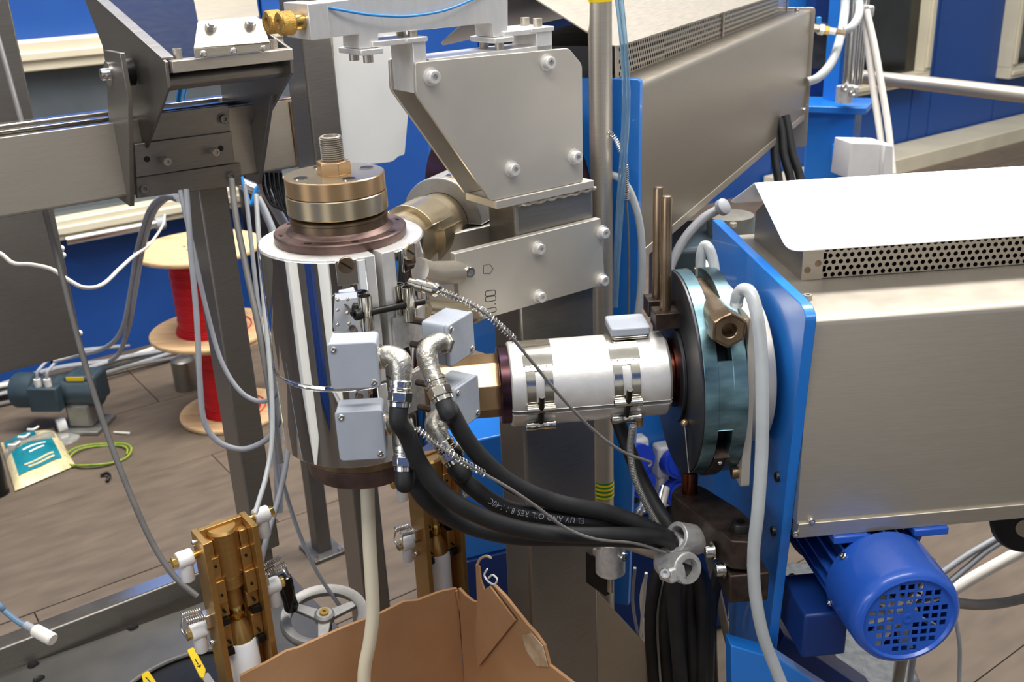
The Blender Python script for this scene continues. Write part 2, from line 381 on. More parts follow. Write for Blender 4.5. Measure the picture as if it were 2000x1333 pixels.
pr += [(.0140, .1315), (.0128, .1328), (.0100, .1328), (.0095, .118), (0, .117)]
MB().lathe(pr, T, ZU, 32).build('threaded_nipple', 'steel', ch, ang=20)
MB().lathe([(.05, -.288), (.083, -.288), (.0845, -.290), (.0845, -.309), (.083, -.311), (.05, -.311)], T, ZU, 64).build('lower_collar', 'bronze', ch)
MB().lathe([(.05, -.312), (.079, -.312), (.0805, -.314), (.0805, -.335), (.078, -.338), (0, -.338)], T, ZU, 64).build('die_plate', 'bronze_dark', ch)
p = Kp(.0835, -158, -.298); bolt(ch, p, Kd(-158), .0105, 'steel_black')
# slotted tabs at the rim
for px, py, mt in ((676, 517, 'bronze'), (797, 492, 'gold_steel')):
    c = oncyl(px, py, T, RH); d = nrm(V(c[0] - T[0], c[1] - T[1], 0)); tx = np.cross(ZU, d)
    MB().box(V(c[0], c[1], T[2] - .016) + d * .0008, (.026, .0016, .032), tx, d).build('tab', 'chrome', ch, .0004)
    q = V(c[0], c[1], c[2]) + d * .0016
    MB().lathe([(0, 0), (.0105, 0), (.0105, .002), (.0098, .0026), (0, .0026)], q, d, 24).build('slotted_screw', mt, ch)
    MB().box(q + d * .0027, (.002, .0008, .016), nrm(tx * .6 + ZU * .8), d, nrm(tx * .8 - ZU * .6)).build('screw_slot', 'black', ch)
# over-centre band clamp across the split
def strap(pxs, name='clamp_strap'):
    pts = [oncyl(x, y, T, RH) for x, y in pxs]; dd = [nrm(V(p[0] - T[0], p[1] - T[1], 0)) for p in pts]
    m = MB(); n = len(pts); o1 = [p + d * .0012 for p, d in zip(pts, dd)]; o2 = [p + d * .0024 for p, d in zip(pts, dd)]
    m.add(o1 + o2, [tuple(range(n, 2*n)), tuple(range(n))[::-1]] + [(i, (i+1) % n, (i+1) % n + n, i + n) for i in range(n)])
    return m.build(name, 'chrome', ch)
sp = strap([(648, 580), (655, 573), (708, 568), (712, 646), (656, 652), (650, 646)])
for x, y in ((660, 585), (679, 584), (660, 605), (678, 611), (660, 634), (682, 632)):
    c = oncyl(x, y, T, RH); d = nrm(V(c[0] - T[0], c[1] - T[1], 0)); MB().sphere(c + d * .0024, .0022, 10, .5, d).build('rivet', 'nickel', ch)
sp2 = strap([(768, 560), (808, 545), (812, 618), (774, 632)])
for (x0, y0, y1, y2, y3) in ((712, 573, 604, 618, 648), (789, 556, 588, 602, 630)):
    c = oncyl(x0, (y0 + y3) / 2, T, RH); d = nrm(V(c[0] - T[0], c[1] - T[1], 0)); c = c + d * .0095
    zs = [hit(x0, y, c, -FW)[2] for y in (y0, y1, y2, y3)]
    for za, zb in ((zs[0], zs[1]), (zs[2], zs[3])):
        MB().lathe([(.0075, 0), (.0088, 0), (.0088, za - zb), (.0075, za - zb)], V(c[0], c[1], zb), ZU, 20, closed=True).build('strap_barrel', 'nickel', ch)
    MB().cyl(V(c[0], c[1], zs[1] - .0105), V(c[0], c[1], zs[1] + .002), .0074).build('trunnion', 'nickel', ch)
    if x0 < 750: ca = V(c[0], c[1], (zs[1] + zs[2]) / 2)
    else: cb = V(c[0], c[1], (zs[1] + zs[2]) / 2)
dd = nrm(cb - ca)
MB().cyl(ca - dd * .012, cb + dd * .022, .0044).build('clamp_screw', 'steel_black', ch)
bolt(ch, ca - dd * .008, -dd, .0072, 'steel_black')
# rough terminal shroud beside the split
for (x0, y0, x1, y1) in ((764, 622, 826, 668), (764, 742, 822, 800)):
    a = oncyl(x0, y0, T, RH); b = oncyl(x1, y0, T, RH); zt = a[2]; zb = oncyl(x0, y1 + 18, T, RH)[2]
    da = nrm(V(a[0] - T[0], a[1] - T[1], 0)); db = nrm(V(b[0] - T[0], b[1] - T[1], 0))
    pts = []
    for k in range(7):
        q = nrm(da * (1 - k / 6) + db * k / 6); pts.append(q)
    m = MB(); vv = [V(T[0], T[1], 0) + q * (RH + e) + ZU * z_ for q in pts for e, z_ in ((0, zb), (.0045, zb), (.0045, zt), (0, zt))]
    fc = [(i*4+j, (i+1)*4+j, (i+1)*4+(j+1) % 4, i*4+(j+1) % 4) for i in range(6) for j in range(4)] + [(0, 1, 2, 3), (27, 26, 25, 24)]
    m.add(vv, fc).build('terminal_shroud', 'alu_cast', ch)
# tie rod to the frame and second stub
c0 = oncyl(818, 533, T, RH); d0 = nrm(Kd(-15))
# thermocouple bayonet
tcp = oncyl(808, 562, T, RH)

# ------------------------------------------------------------------ heater junction boxes
def jbox(cx, cy, d, az, w, h, dp, label, elbow):
    nz = Kd(az); tx = np.cross(ZU, nz); c = at(cx, cy, d)      # c: centre of the lid face
    r = thing('junction_box', label, 'junction box', c - nz * dp - ZU * h / 2, 'grey heater junction boxes on the crosshead')
    MB().prism(rpoly([c - nz * .006 + tx * a * w / 2 + ZU * b * h / 2 for a, b in ((-1, -1), (1, -1), (1, 1), (-1, 1))], .005), -nz * (dp - .006)).build('body', 'grey_box', r, .0012)
    lid_ = MB().prism(rpoly([c + tx * a * (w / 2 + .0006) + ZU * b * (h / 2 + .0006) for a, b in ((-1, -1), (1, -1), (1, 1), (-1, 1))], .0055), -nz * .0058).build('lid', 'grey_box', r, .0018)
    for a, b in ((-1, 1), (1, -1)):
        inst('jscrew', mk_screw, 'screw', 'steel_bright', lid_, c + tx * a * (w / 2 - .007) + ZU * b * (h / 2 - .007) - nz * .0006, nz, sc=.0042)
    for b in (-.3, .3):
        MB().cyl(c - nz * (dp - .002) + ZU * h * b - tx * w * .1, c - nz * (dp + .035) + ZU * h * b - tx * w * .1, .0045).build('standoff', 'oxide', r)
    P = [at(*q) for q in elbow]
    u = nrm(P[1] - P[0])
    e = MB().tube(P, lambda t: .0112 + .0022 * math.exp(-((t - .55) / .22) ** 2), 18, 8).build('elbow', 'zinc_elbow', r)
    MB().hexa(P[0], P[0] + u * .006, .0155).build('lock_nut', 'nickel', e, .0006)
    v = nrm(P[-1] - P[-2]); q = P[-1]
    MB().lathe([(0, -.004), (.0125, -.004), (.0135, -.003), (.0135, .001), (.0125, .002), (.0125, .004), (.0134, .005), (.0134, .007), (.0122, .008), (.0122, .0095)], q, v, 24).build('gland', 'nickel', e, ang=20)
    MB().hexa(q + v * .0095, q + v * .022, .0148).build('gland_nut', 'nickel', e, .0006)
    MB().lathe([(.0128, .022), (.0128, .027), (.0115, .0275)], q, v, 24).build('gland_ferrule', 'nickel', e)
    return q + v * .024, v
J = []
J.append(jbox(691, 716, 1.19, -89, .057, .058, .036, 'upper grey junction box on the polished cylinder, beside the split', [(740, 698, 1.208), (760, 693, 1.205), (781, 705, 1.20), (784, 735, 1.20), (783, 750, 1.20)]))
J.append(jbox(705, 852, 1.225, -88, .056, .066, .036, 'lower grey junction box at the foot of the polished cylinder', [(752, 828, 1.245), (770, 824, 1.242), (788, 838, 1.24), (790, 862, 1.24), (790, 876, 1.24)]))
J.append(jbox(902, 663, 1.285, -31, .058, .056, .04, 'grey junction box turned to the right, above the gold pipe', [(872, 672, 1.262), (856, 668, 1.252), (835, 684, 1.245), (838, 714, 1.24), (850, 744, 1.236)]))
J.append(jbox(914, 788, 1.32, -31, .056, .060, .04, 'grey junction box half hidden behind black hoses near the gold pipe', [(882, 806, 1.29), (866, 806, 1.28), (850, 826, 1.275), (858, 852, 1.27), (868, 868, 1.27)]))

# ------------------------------------------------------------------ near extruder: neck, barrel, clamp
nk = thing('adapter_neck', 'gold coloured hexagonal adapter between crosshead and heated barrel', 'pipe', A(.15, 0, -.05))
MB().lathe([(.0, .09), (.042, .09), (.0455, .146), (.0455, .196), (.044, .199), (0, .199)], A0, aX, 8, ref=ZU + aY * .4).build('hex_pipe', 'gold_warm', nk, .0008)
MB().lathe([(0, .198), (.054, .198), (.0555, .2), (.0555, .214), (0, .215)], A0, aX, 48).build('collar', 'tint_purple', nk)
br = thing('barrel_heater', 'silver band heater around the barrel with two spring clamps', 'heater', A(.32, 0, -.06))
RB = .0605
# split at the lower front: angle measured from up (ZU) towards the viewer (-aY)
def Bd(a): a = math.radians(a); return ZU * math.cos(a) - aY * math.sin(a)
s0, s1 = .2125, .4365
SPL = 109
MB().lathe([(.044, s0), (RB - .002, s0), (RB, s0 + .002), (RB, s1 - .004), (RB - .004, s1), (.044, s1)], A0, aX, 80, SPL + 3.6, SPL + 356.4, ZU, True).build('shell', 'alu', br, .0005)
MB().lathe([(.0435, s0 + .003), (.0435, s1 - .003)], A0, aX, 40).build('liner', 'tint_dark', br)
def add_arc(m, sc, w, a0, a1, r0=.0006, th=.0012, n=24):
    pr = [(RB + r0, sc - w/2), (RB + r0 + th, sc - w/2), (RB + r0 + th, sc + w/2), (RB + r0, sc + w/2)]
    k = len(pr); v = []
    for i in range(n + 1):
        d = Bd(a0 + (a1 - a0) * i / n); v += [A0 + d * p[0] + aX * p[1] for p in pr]
    f = [(i*k+q, (i+1)*k+q, (i+1)*k+(q+1) % k, i*k+(q+1) % k) for i in range(n) for q in range(k)] + [tuple(range(k))[::-1], tuple(n*k + q for q in range(k))]
    return m.add(v, [q_[::-1] for q_ in f])
for sc in (.2515, .372):
    w_ = .037
    m = MB(); add_arc(m, sc, w_ * 1.12, -150, 44); add_arc(m, sc, w_, 44, 52); add_arc(m, sc - w_ * .33, w_ * .34, 52, 92); add_arc(m, sc + w_ * .33, w_ * .34, 52, 92); add_arc(m, sc, w_, 92, 99)
    st = m.build('clamp_strap', 'nickel', br, .0003)
    c = A0 + Bd(101) * (RB + .005)
    for q in (-1, 1): MB().lathe([(.0048, 0), (.006, 0), (.006, w_ * .4), (.0048, w_ * .4)], c + aX * (sc + q * w_ * .32 - w_ * .2), aX, 18, closed=True).build('strap_curl', 'nickel', br)
    MB().cyl(c + aX * (sc - .007), c + aX * (sc + .007), .0046).build('cross_pin', 'nickel', br)
    c2 = A0 + Bd(129) * (RB + .006)
    MB().lathe([(0, -.021), (.0066, -.021), (.0075, -.020), (.0075, -.007), (.0068, -.006), (.0068, .006), (.0075, .007), (.0075, .020), (.0066, .021), (0, .021)], c2 + aX * sc, aX, 22).build('barrel_nut', 'nickel', br)
    MB().cyl(c + aX * sc - nrm(c2 - c) * .027, c2 + aX * sc, .0042).build('clamp_screw', 'steel_black', br)
    for k in range(3): MB().sphere(A0 + Bd(46) * (RB + .002) + aX * (sc + (k - 1) * .011), .0013, 8).build('spot_weld', 'gold_steel', br)
c2 = A0 + Bd(134) * (RB + .003) + aX * .3905
MB().cyl(c2, c2 - ZU * .014, .0062).build('cable_bush', 'gold_warm', br)
cx_ = A(.385, .0, RB)
jb = thing('terminal_box', 'small grey terminal box on top of the silver barrel heater', 'junction box', A(.386, .008, RB))
MB().prism(rpoly([A(.386 + a * .026, .008 + b * .024, RB + .0015) for a, b in ((-1, -1), (1, -1), (1, 1), (-1, 1))], .005), ZU * .0035).build('flange', 'nickel', jb, .0005)
MB().prism(rpoly([A(.386 + a * .028, .014 + b * .028, RB + .005) for a, b in ((-1, -1), (1, -1), (1, 1), (-1, 1))], .006), ZU * .012).build('body', 'grey_box', jb, .002)

cl = thing('clamp_ring', 'heavy blue tinted split clamp ring between barrel and blue plate', 'clamp', A(.48, 0, -.149))
MB().lathe([(0, .4365), (.043, .4365), (.043, .443), (.050, .444), (.050, .4485), (.045, .450), (.045, .4525), (.052, .4535), (.052, .458), (0, .458)], A0, aX, 56, ref=ZU).build('barrel_neck', 'tint_copper', cl, ang=25)
RC = .1465; c0_, c1_ = .457, .515; RW = .0195
def band(name, m_, r0, r1, sa, sb, a0=0, a1=360, n=96, bev=.0008):
    return MB().lathe([(r0, sa), (r1, sa), (r1, sb), (r0, sb)], A0, aX, n, a0, a1, ZU, True).build(name, m_, cl, bev)
band('face_plate', 'tint_dark', .03, RC - .001, c0_ - .004, c0_)
band('hub_plate', 'tint_dark', .03, .072, c0_ - .009, c0_ - .004)
band('clamp_rim', 'tint_blue', .10, RC, c0_, c0_ + RW)
band('clamp_rim', 'tint_blue', .10, RC, c1_ - RW, c1_)
band('groove_floor', 'tint_dark', .10, .120, c0_ + RW, c1_ - RW)
band('web', 'tint_blue', .12, RC - .0005, c0_ + RW - .001, c1_ - RW + .001, 62, 100, 40)
band('hinge_lug', 'oxide', .12, RC + .004, c0_ + RW + .0005, c1_ - RW - .0005, 118, 172, 10, .002)
band('hinge_lug', 'tint_dark', .12, RC - .004, c0_ + RW + .0005, c1_ - RW - .0005, 176, 300, 30, .002)
sm = (c0_ + c1_) / 2
pe = hit(1425, 648, A(sm, 0, 0), aX); pb = hit(1362, 568, A(sm, 0, 0), aX); pb[2] = pe[2] = (pe[2] + pb[2]) / 2
pq = pe + aY * .026
MB().cyl(pb + aY * .07, pb, .012).build('swing_bolt', 'oxide', cl)
MB().lathe([(0, 0), (.0195, 0), (.0205, .002), (.0205, .006), (.0185, .007), (.0185, float(np.linalg.norm(pq - pb)))], pb, pq - pb, 28).build('sleeve', 'bronze', cl)
hL_ = float(np.linalg.norm(pe - pq)); hn = MB().lathe([(0, 0), (.0245, 0), (.0245, hL_ - .002), (.0225, hL_)], pq, pe - pq, 6, ref=aX + ZU * .5); hn.lathe([(.0212, hL_), (.0105, hL_), (.0095, hL_ - .001), (.0095, hL_ * .3), (0, hL_ * .3)], pq, pe - pq, 28); hn.lathe([(.0225, hL_), (.0205, hL_)], pq, pe - pq, 6, ref=aX + ZU * .5); hn.build('hex_sleeve_nut', 'bronze', cl)
for x, y, x1, y1, w_ in ((1284, 580, 1283, 360, .04), (1299, 605, 1299, 378, .042)):
    b = hit(x, y, A(.4365, 0, 0), aX); tp = hit(x1, y1, b, aX)
    rb_ = MB().box(b + ZU * -.012 + aX * .003, (.040, .034, .024), aX, aY).build('rod_block', 'oxide', cl, .0012)
    h = tp[2] - b[2]
    MB().lathe([(0, 0), (.0078, 0), (.0078, h - .005), (.0062, h - .001), (.003, h), (0, h)], b, ZU, 24).build('lever_rod', 'bronze', rb_)
p = A(c0_ - .008, -.075, -.045); MB().sphere(p, .0055, 12).build('indicator_ball', 'gold_warm', cl)
MB().cyl(p, p - ZU * .07 + aX * .004 - aY * .015, .0012).build('pointer', 'steel_bright', cl)
p = A(.507, 0, 0) + Bd(124) * (RC + .004); MB().sphere(A(sm, 0, 0) + Bd(124) * (RC + .0035), .0035, 10).build('grease_nipple', 'steel_bright', cl)
# flange between clamp and plate
fl = thing('extruder_flange', 'pale steel flange behind the blue tinted clamp ring', 'flange', A(.545, 0, -.12))
MB().lathe([(0, .516), (.106, .516), (.108, .518), (.108, .566), (0, .568)], A0, aX, 72, ref=ZU).build('drum', 'steel_plate', fl, .001)
MB().prism(rpoly([A(.5165, a * .126, b * .126) for a, b in ((-1, -1), (1, -1), (1, 1), (-1, 1))], .006), aX * .012).build('square_flange', 'steel_plate', fl, .001)
for a, b in ((-1, -1), (-1, 1), (1, 1)): bolt(fl, A(.5165, a * .110, b * .110), -aX, .0085, 'bronze')
p = hit(1440, 600, A(.556, 0, 0), aX)
MB().hexa(p - ZU * .014, p + ZU * .002, .0125).build('hose_nut', 'gold_steel', fl, .0006)

# ------------------------------------------------------------------ near extruder body
SP = .578
pl = thing('extruder', 'near extruder with blue end plate, brushed steel cover and white vent lid', 'extruder', A(.8, 0, -.45))
PP = A(SP, 0, 0)
pts = [hit(x, y, PP, aX) for x, y in ((1391, 428), (1567, 597), (1574, 622), (1497, 1290), (1424, 1262), (1422, 1120), (1398, 1100))]
MB().prism(rpoly(pts, [.006, .012, .004, .004, 0, .01, .01]), aX * .0145).build('end_plate', 'paint_blue', pl, .0012)
s_, tF, zT = inA(hit(1590, 622, A(SP + .015, 0, 0), aX))
tF += .006
_, _, zB = inA(hit(1566, 1050, A(0, tF, 0), aY))
tB = inA(pts[0])[1] - .012
zT -= .004
SE = 1.75
sec = rpoly([A(SP + .0145, t, z) for t, z in ((tF, zB + .022), (tF, zT), (tB, zT), (tB, zB + .022))], [0, .010, .010, 0])
MB().prism(sec, aX * (SE - SP)).build('cover', 'steel', pl)
MB().prism([A(SP + .016, t, z) for t, z in ((tF - .002, zB), (tF - .004, zB + .024), (tF + .01, zB + .024), (tB, zB + .022), (tB, zB))], aX * (SE - SP)).build('bottom_tray', 'steel', pl, .0012)
for x, y in ((1584, 1017), (1552, 1042)): bolt(pl, hit(x, y, A(0, tF, 0), aY) , -aY, .0048)
b1 = inA(hit(1577, 585, A(0, 0, zT), ZU)); b2 = inA(hit(1432, 443, A(0, 0, zT), ZU))
for b in (b1, b2): bolt(pl, A(b[0], b[1], zT), ZU, .0062, 'steel')
for x, y in ((1520, 932), (1512, 1038)): bolt(pl, hit(x, y, PP, aX) + aX * .004, -aX, .0075, 'steel_black')
# vent housing with perforated front
v1 = inA(hit(1564, 548, A(0, 0, zT), ZU)); v2 = inA(hit(1480, 468, A(0, 0, zT), ZU)); VS, VF, VB = v1[0], v1[1], v2[1]
VH = inA(hit(1564, 488, A(0, VF, 0), aY))[2] - zT
mid = (VF + VB) / 2
rs, _, rz = inA(hit(1476, 357, A(0, mid, 0), aY))
side = [A(VS, t, z) for t, z in ((VF, zT), (VF, zT + VH), (mid, rz - .006), (VB, zT + VH), (VB, zT))]
MB().prism(side, aX * .0015).build('vent_side', 'steel_dark', pl)
MB().box(A((VS + SE) / 2, VB, zT + VH / 2), (SE - VS, .0015, VH), aX, aY).build('vent_back', 'steel_dark', pl)
MB().box(A((VS + SE) / 2, mid, zT + .001), (SE - VS - .01, VB - VF - .01, .001), aX, aY).build('vent_floor', 'black', pl)  # blackened to paint the shade inside the housing
ce = VS + .030
MB().box(A((VS + ce) / 2, VF - .001, zT + VH / 2), (ce - VS, .0025, VH), aX, aY).build('corner_strip', 'steel', pl, .0006)
for x, y in ((1577, 528), (1598, 515)): p = hit(x, y, A(0, VF - .002, 0), aY); MB().lathe([(0, .0006), (.004, .0006), (.0055, 0)], p, -aY, 16).build('rivet', 'bronze', pl)
# perforated sheet, real holes
pw, ph, hr = .0105, .0093, .0034
m = MB(); rows = int(VH / ph) + 1; cols = int((SE - .55 - ce) / pw)
for r in range(rows):
    z0 = zT + .001 + r * ph
    for c in range(cols):
        s0 = ce + (c + (.5 if r % 2 else 0)) * pw; cs, cz = s0 + pw / 2, z0 + ph / 2
        hole = [A(cs + hr * math.cos(k * math.pi / 4 + math.pi / 8), VF, cz + hr * math.sin(k * math.pi / 4 + math.pi / 8)) for k in range(8)]
        out = [A(cs + a * pw / 2, VF, cz + b * ph / 2) for a, b in ((1, .41), (.41, 1), (-.41, 1), (-1, .41), (-1, -.41), (-.41, -1), (.41, -1), (1, -.41))]
        cor = [A(cs + a * pw / 2, VF, cz + b * ph / 2) for a, b in ((1, 1), (-1, 1), (-1, -1), (1, -1))]
        f = [(k, (k+1) % 8, 8 + (k+1) % 8, 8 + k) for k in range(8)] + [(8, 16, 9), (10, 17, 11), (12, 18, 13), (14, 19, 15)]
        m.add(hole + out + cor, f)
po = m.build('perforated_sheet', 'steel', pl)
po['kind'] = 'stuff'
MB().box(A((ce + cols * pw + ce + SE - ce) / 2 , VF, zT + VH / 2), (SE - ce - cols * pw, .0015, VH), aX, aY).build('vent_front', 'steel', pl)
MB().box(A((VS + SE) / 2, VF + .05, zT + VH / 2), (SE - VS - .02, .002, VH), aX, aY).build('vent_dark_sheet', 'black', pl)  # black sheet added as the shade seen behind the holes
# folded lid
eF = VF - .034
es, _, ez = inA(hit(1533, 492, A(0, eF, 0), aY)); eB = 2 * mid - eF
ls = rs - .002
def slab(p0, p1, p2, p3, th, name, m_, par, bev=.0005, r=None):
    n_ = nrm(np.cross(p1 - p0, p3 - p0)); n_ = n_ if n_[2] > 0 else -n_
    pp = [p0, p1, p2, p3]; pp = rpoly(pp, r) if r else pp
    return MB().prism(pp, -n_ * th).build(name, m_, par, bev)
es2 = ls + .005
slab(A(ls, mid, rz), A(SE, mid, rz), A(SE, eF, ez), A(es2, eF, ez), .0018, 'lid_front', 'lid_steel', pl, r=[0, 0, 0, .02])
slab(A(ls, mid, rz), A(SE, mid, rz), A(SE, eB, ez), A(es2, eB, ez), .0018, 'lid_rear', 'lid_steel', pl, r=[0, 0, 0, .02])
# stand of the plate
bs = thing('extruder_stand', 'blue sloping foot bracket below the near extruder plate', 'stand', A(SP + .1, -.1, -.62))
pts = [hit(x, y, PP + aX * .0, aX) for x, y in ((1424, 1266), (1499, 1292), (1560, 1333), (1640, 1420), (1430, 1420))]
MB().prism([hit(x, y, A(0, -.15, 0), aY) for x, y in ((1428, 1262), (1520, 1288), (1720, 1420), (1430, 1420))], aY * .03).build('foot', 'paint_blue', bs, .002)

# ------------------------------------------------------------------ fan motor under the extruder
mo = thing('electric_motor', 'blue electric motor with round grilled fan cowl hanging under the steel cover', 'motor', A(.75, -.1, zB - .19))
mc = at(1776, 1212, 1.36)            # centre of the grille
mc_t = inA(mc)[1]
MR = .0745
axm = aY
def MO(r, a, h): a = math.radians(a); return mc + aX * r * math.cos(a) + ZU * r * math.sin(a) + aY * h
cw = [(.0605, .004), (.063, .0), (.067, .001), (.0725, .006), (MR + .001, .018), (MR + .003, .095), (MR + .001, .095), (.072, .018)]
cw_ = MB().lathe(cw, mc, aY, 64, ref=aX).build('fan_cowl', 'paint_motor', mo)
# grille: a sheet with square holes inside a circle, built as bars between holes
gp = .0132; gb = .0034; m = MB(); NG = 9
G = []
for i in range(-5, 6):
    for j in range(-5, 6):
        x, z_ = i * gp * .94, j * gp * .94
        openh = math.hypot(i, j) < 4.4 and not (abs(i) <= 0 and abs(j) <= 0) and not (i, j) in ((0, 1), (1, 0), (-1, 0), (0, -1))
        g2 = gp * .94; h = (g2 - gb) / 2
        if math.hypot(x, z_) > .062 and math.hypot(abs(x) - g2/2, abs(z_) - g2/2) > .061: continue
        o4 = [mc + aX * (x + a * g2 / 2) + ZU * (z_ + b * g2 / 2) + aY * .004 for a, b in ((-1, -1), (1, -1), (1, 1), (-1, 1))]
        if not openh:
            o4c = []
            for q in o4:
                d = q - mc - aY * .004; L = np.linalg.norm(d); o4c.append(mc + aY * .004 + d * min(1, .0625 / L))
            m.add(o4c + [q + aY * .002 for q in o4c], [(0, 1, 2, 3), (7, 6, 5, 4)])
        else:
            i4 = [mc + aX * (x + a * h) + ZU * (z_ + b * h) + aY * .004 for a, b in ((-1, -1), (1, -1), (1, 1), (-1, 1))]
            i5 = [q + aY * .002 for q in i4]
            m.add(o4 + i4 + i5, [(k, (k+1) % 4, 4 + (k+1) % 4, 4 + k) for k in range(4)] + [(4+k, 4+(k+1) % 4, 8+(k+1) % 4, 8+k) for k in range(4)])
m.build('grille', 'paint_motor', cw_)
MB().ring(mc + aY * .0028, aY, .0035, .0075, .002, 24).build('grille_hub', 'paint_motor', cw_)
fh_ = MB().cyl(mc + aY * .012, mc + aY * .03, .018).build('fan_hub', 'cable_white', mo)
for k in range(8):
    a = k * 45 + 12
    MB().box(MO(.039, a, .026), (.05, .0025, .022), nrm(MO(1, a, 0) - mc), nrm(MO(1, a + 90, 0) - mc + aY * .6), nrm(np.cross(MO(1, a, 0) - mc, nrm(MO(1, a + 90, 0) - mc + aY * .6)))).build('fan_blade', 'cable_white', fh_)
MB().cyl(mc + aY * .09, mc + aY * .26, MR - .012, n=40).build('stator', 'paint_navy', mo)  # navy puts the shadow under the cover into the motor's paint
for k in range(22):
    a = k * 360 / 22 + 6
    rr = MO(1, a, 0) - mc
    MB().box(MO(MR - .0085, a, .172), (.016, .0032, .155), nrm(rr), np.cross(aY, nrm(rr)), aY).build('cooling_fin', 'paint_motor', mo)
MB().cyl(mc + aY * .25, mc + aY * .268, MR + .004, n=40).build('end_shield', 'paint_navy', mo)
for a in (200, 20, 140):
    inst('cowlscrew', mk_screw, 'screw', 'steel_bright', cw_, MO(MR + .0035, a, .086), MO(1, a, 0) - mc, sc=.0055)
tb = mc - aX * .078 - ZU * .078 + aY * .13
MB().box(tb, (.065, .10, .075), aX, aY).build('terminal_box', 'paint_navy', mo, .004)
for sgn in (-1, 1):
    MB().box(mc + aX * (sgn * .058 + .012) + ZU * (zB - inA(mc)[2] - .006) + aY * .11, (.05, .03, .012), aX, aY).build('mounting_foot', 'paint_motor', mo, .002)
    MB().prism([mc + aX * (sgn * .048 + .012 + q * .008) + ZU * (zB - inA(mc)[2] - .012 - e) + aY * .11 for q, e in ((-1, 0), (1, 0), (1 - sgn * 2.2, .05), (-1 - sgn * 2.2, .05))], aY * .02).build('foot_web', 'paint_motor', mo)

# ------------------------------------------------------------------ main post with head bracket
cn = at(1007, 420, 1.485)
pr_ = hit(1160, 412, cn, mY); plf = hit(952, 402, cn, mX)
wf = float((pr_ - cn) @ mX); wl = float((plf - cn) @ mY)
zt = hit(1007, 398, cn, mY)[2]
def Mp(u, v, z): return V(cn[0], cn[1], 0) + mX * u + mY * v + ZU * z
po_ = thing('support_post', 'broad brushed steel post standing behind the silver barrel heater', 'post', Mp(wf/2, wl/2, 0))
MB().box(Mp(wf/2, wl/2, zt/2), (wf, wl, zt), mX, mY).build('tube', 'steel_dark', po_, .005, seg=3)
MB().box(Mp(wf/2, wl/2, .006), (wf + .02, wl + .02, .012), mX, mY).build('foot_plate', 'steel_dark', po_, .001)
fl_ = hit(969, 392, cn - mY * .008, mY); frr = hit(1160, 349, cn - mY * .008, mY); bl = hit(917, 372, V(fl_[0], fl_[1], fl_[2]), ZU)
zt1 = zt; zt2 = zt + .012
u0 = float((fl_ - cn) @ mX); u1 = float((frr - cn) @ mX); v1 = max(.07, float((bl - cn) @ mY))
MB().box(Mp((u0 + u1) / 2, (v1 - .008) / 2, zt + .006), (u1 - u0, v1 + .008, .012), mX, mY).build('head_plate', 'steel_plate', po_, .001)
wv = [Mp(.004 + k * wf * .98 / 24, -.002 + .0012 * math.sin(k * 2.3), zt - .003 + .0012 * math.sin(k * 1.7)) for k in range(25)]
MB().tube(wv, .0032, 8, 3).build('weld_bead', 'steel', po_)
# gusset at the foot and side bracket
g = hit(1172, 1150, cn - mY * 0, mY)
gp_ = [hit(x, y, cn + mY * .02, mY) for x, y in ((1166, 1155), (1290, 1290), (1292, 1420), (1166, 1420))]
MB().prism(gp_, mY * .012).build('gusset', 'steel_dimmed', po_, .001)
# head bracket
hb = thing('head_bracket', 'trapezoid double plate steel bracket bolted on top of the post', 'bracket', Mp(0, .03, zt2))
HP = Mp(0, -.004, zt2); sp_ = .066
shape = ((811, 122), (1111, 94), (1137, 126), (1139, 345), (958, 374), (813, 184))
fpts = [hit(x, y, HP, mY) for x, y in shape]
fpts[3][2] = fpts[4][2] = zt2 + .0005
fpts = rpoly(fpts, [.004, .006, .006, .005, .001, .006])
MB().prism(fpts, mY * .006).build('front_plate', 'steel_plate', hb, .0008)
MB().prism([p + mY * sp_ for p in fpts], mY * .006).build('rear_plate', 'steel_plate', hb, .0008)
for x, y in ((842, 150), (1068, 122), (999, 330), (1121, 306)):
    p = hit(x, y, HP, mY); bolt(hb, p, -mY, .0088, 'alu', True)
    MB().cyl(p + mY * .006, p + mY * sp_, .006).build('spacer', 'steel_dark', hb)
def hz(x, y, off): return hit(x, y, HP + mY * off, mY)
def blk(x0, y0, x1, y1, off, dv, name, m_, par, bev=.001):
    """box whose front face spans the two pixels (top-left, bottom-right) on the plane HP+off"""
    a = hz(x0, y0, off); b = hz(x1, y1, off); ua, ub = float((a - cn) @ mX), float((b - cn) @ mX)
    MB().box(Mp((ua + ub) / 2, float((HP - cn) @ mY) + off + dv / 2, (a[2] + b[2]) / 2), (abs(ub - ua), dv, abs(a[2] - b[2])), mX, mY).build(name, m_, par, bev)
    return ua, ub, max(a[2], b[2]), min(a[2], b[2])
OB = .0062; DV = .0595
top = hz(812, 125, OB)[2]
ka = blk(806, 83, 838, 180, OB, DV, 'clamp_block', 'alu_mill', hb)
kb = blk(1048, 63, 1079, 100, OB, DV, 'clamp_block', 'alu_mill', hb)
a_ = hz(838, 112, OB); b_ = hz(1079, 92, OB)
MB().box(Mp((float((a_ - cn) @ mX) + float((b_ - cn) @ mX)) / 2, float((HP - cn) @ mY) + OB + DV / 2, a_[2] - .012), (float((b_ - a_) @ mX), DV, .02), mX, mY).build('top_bar', 'alu_mill', hb, .001)
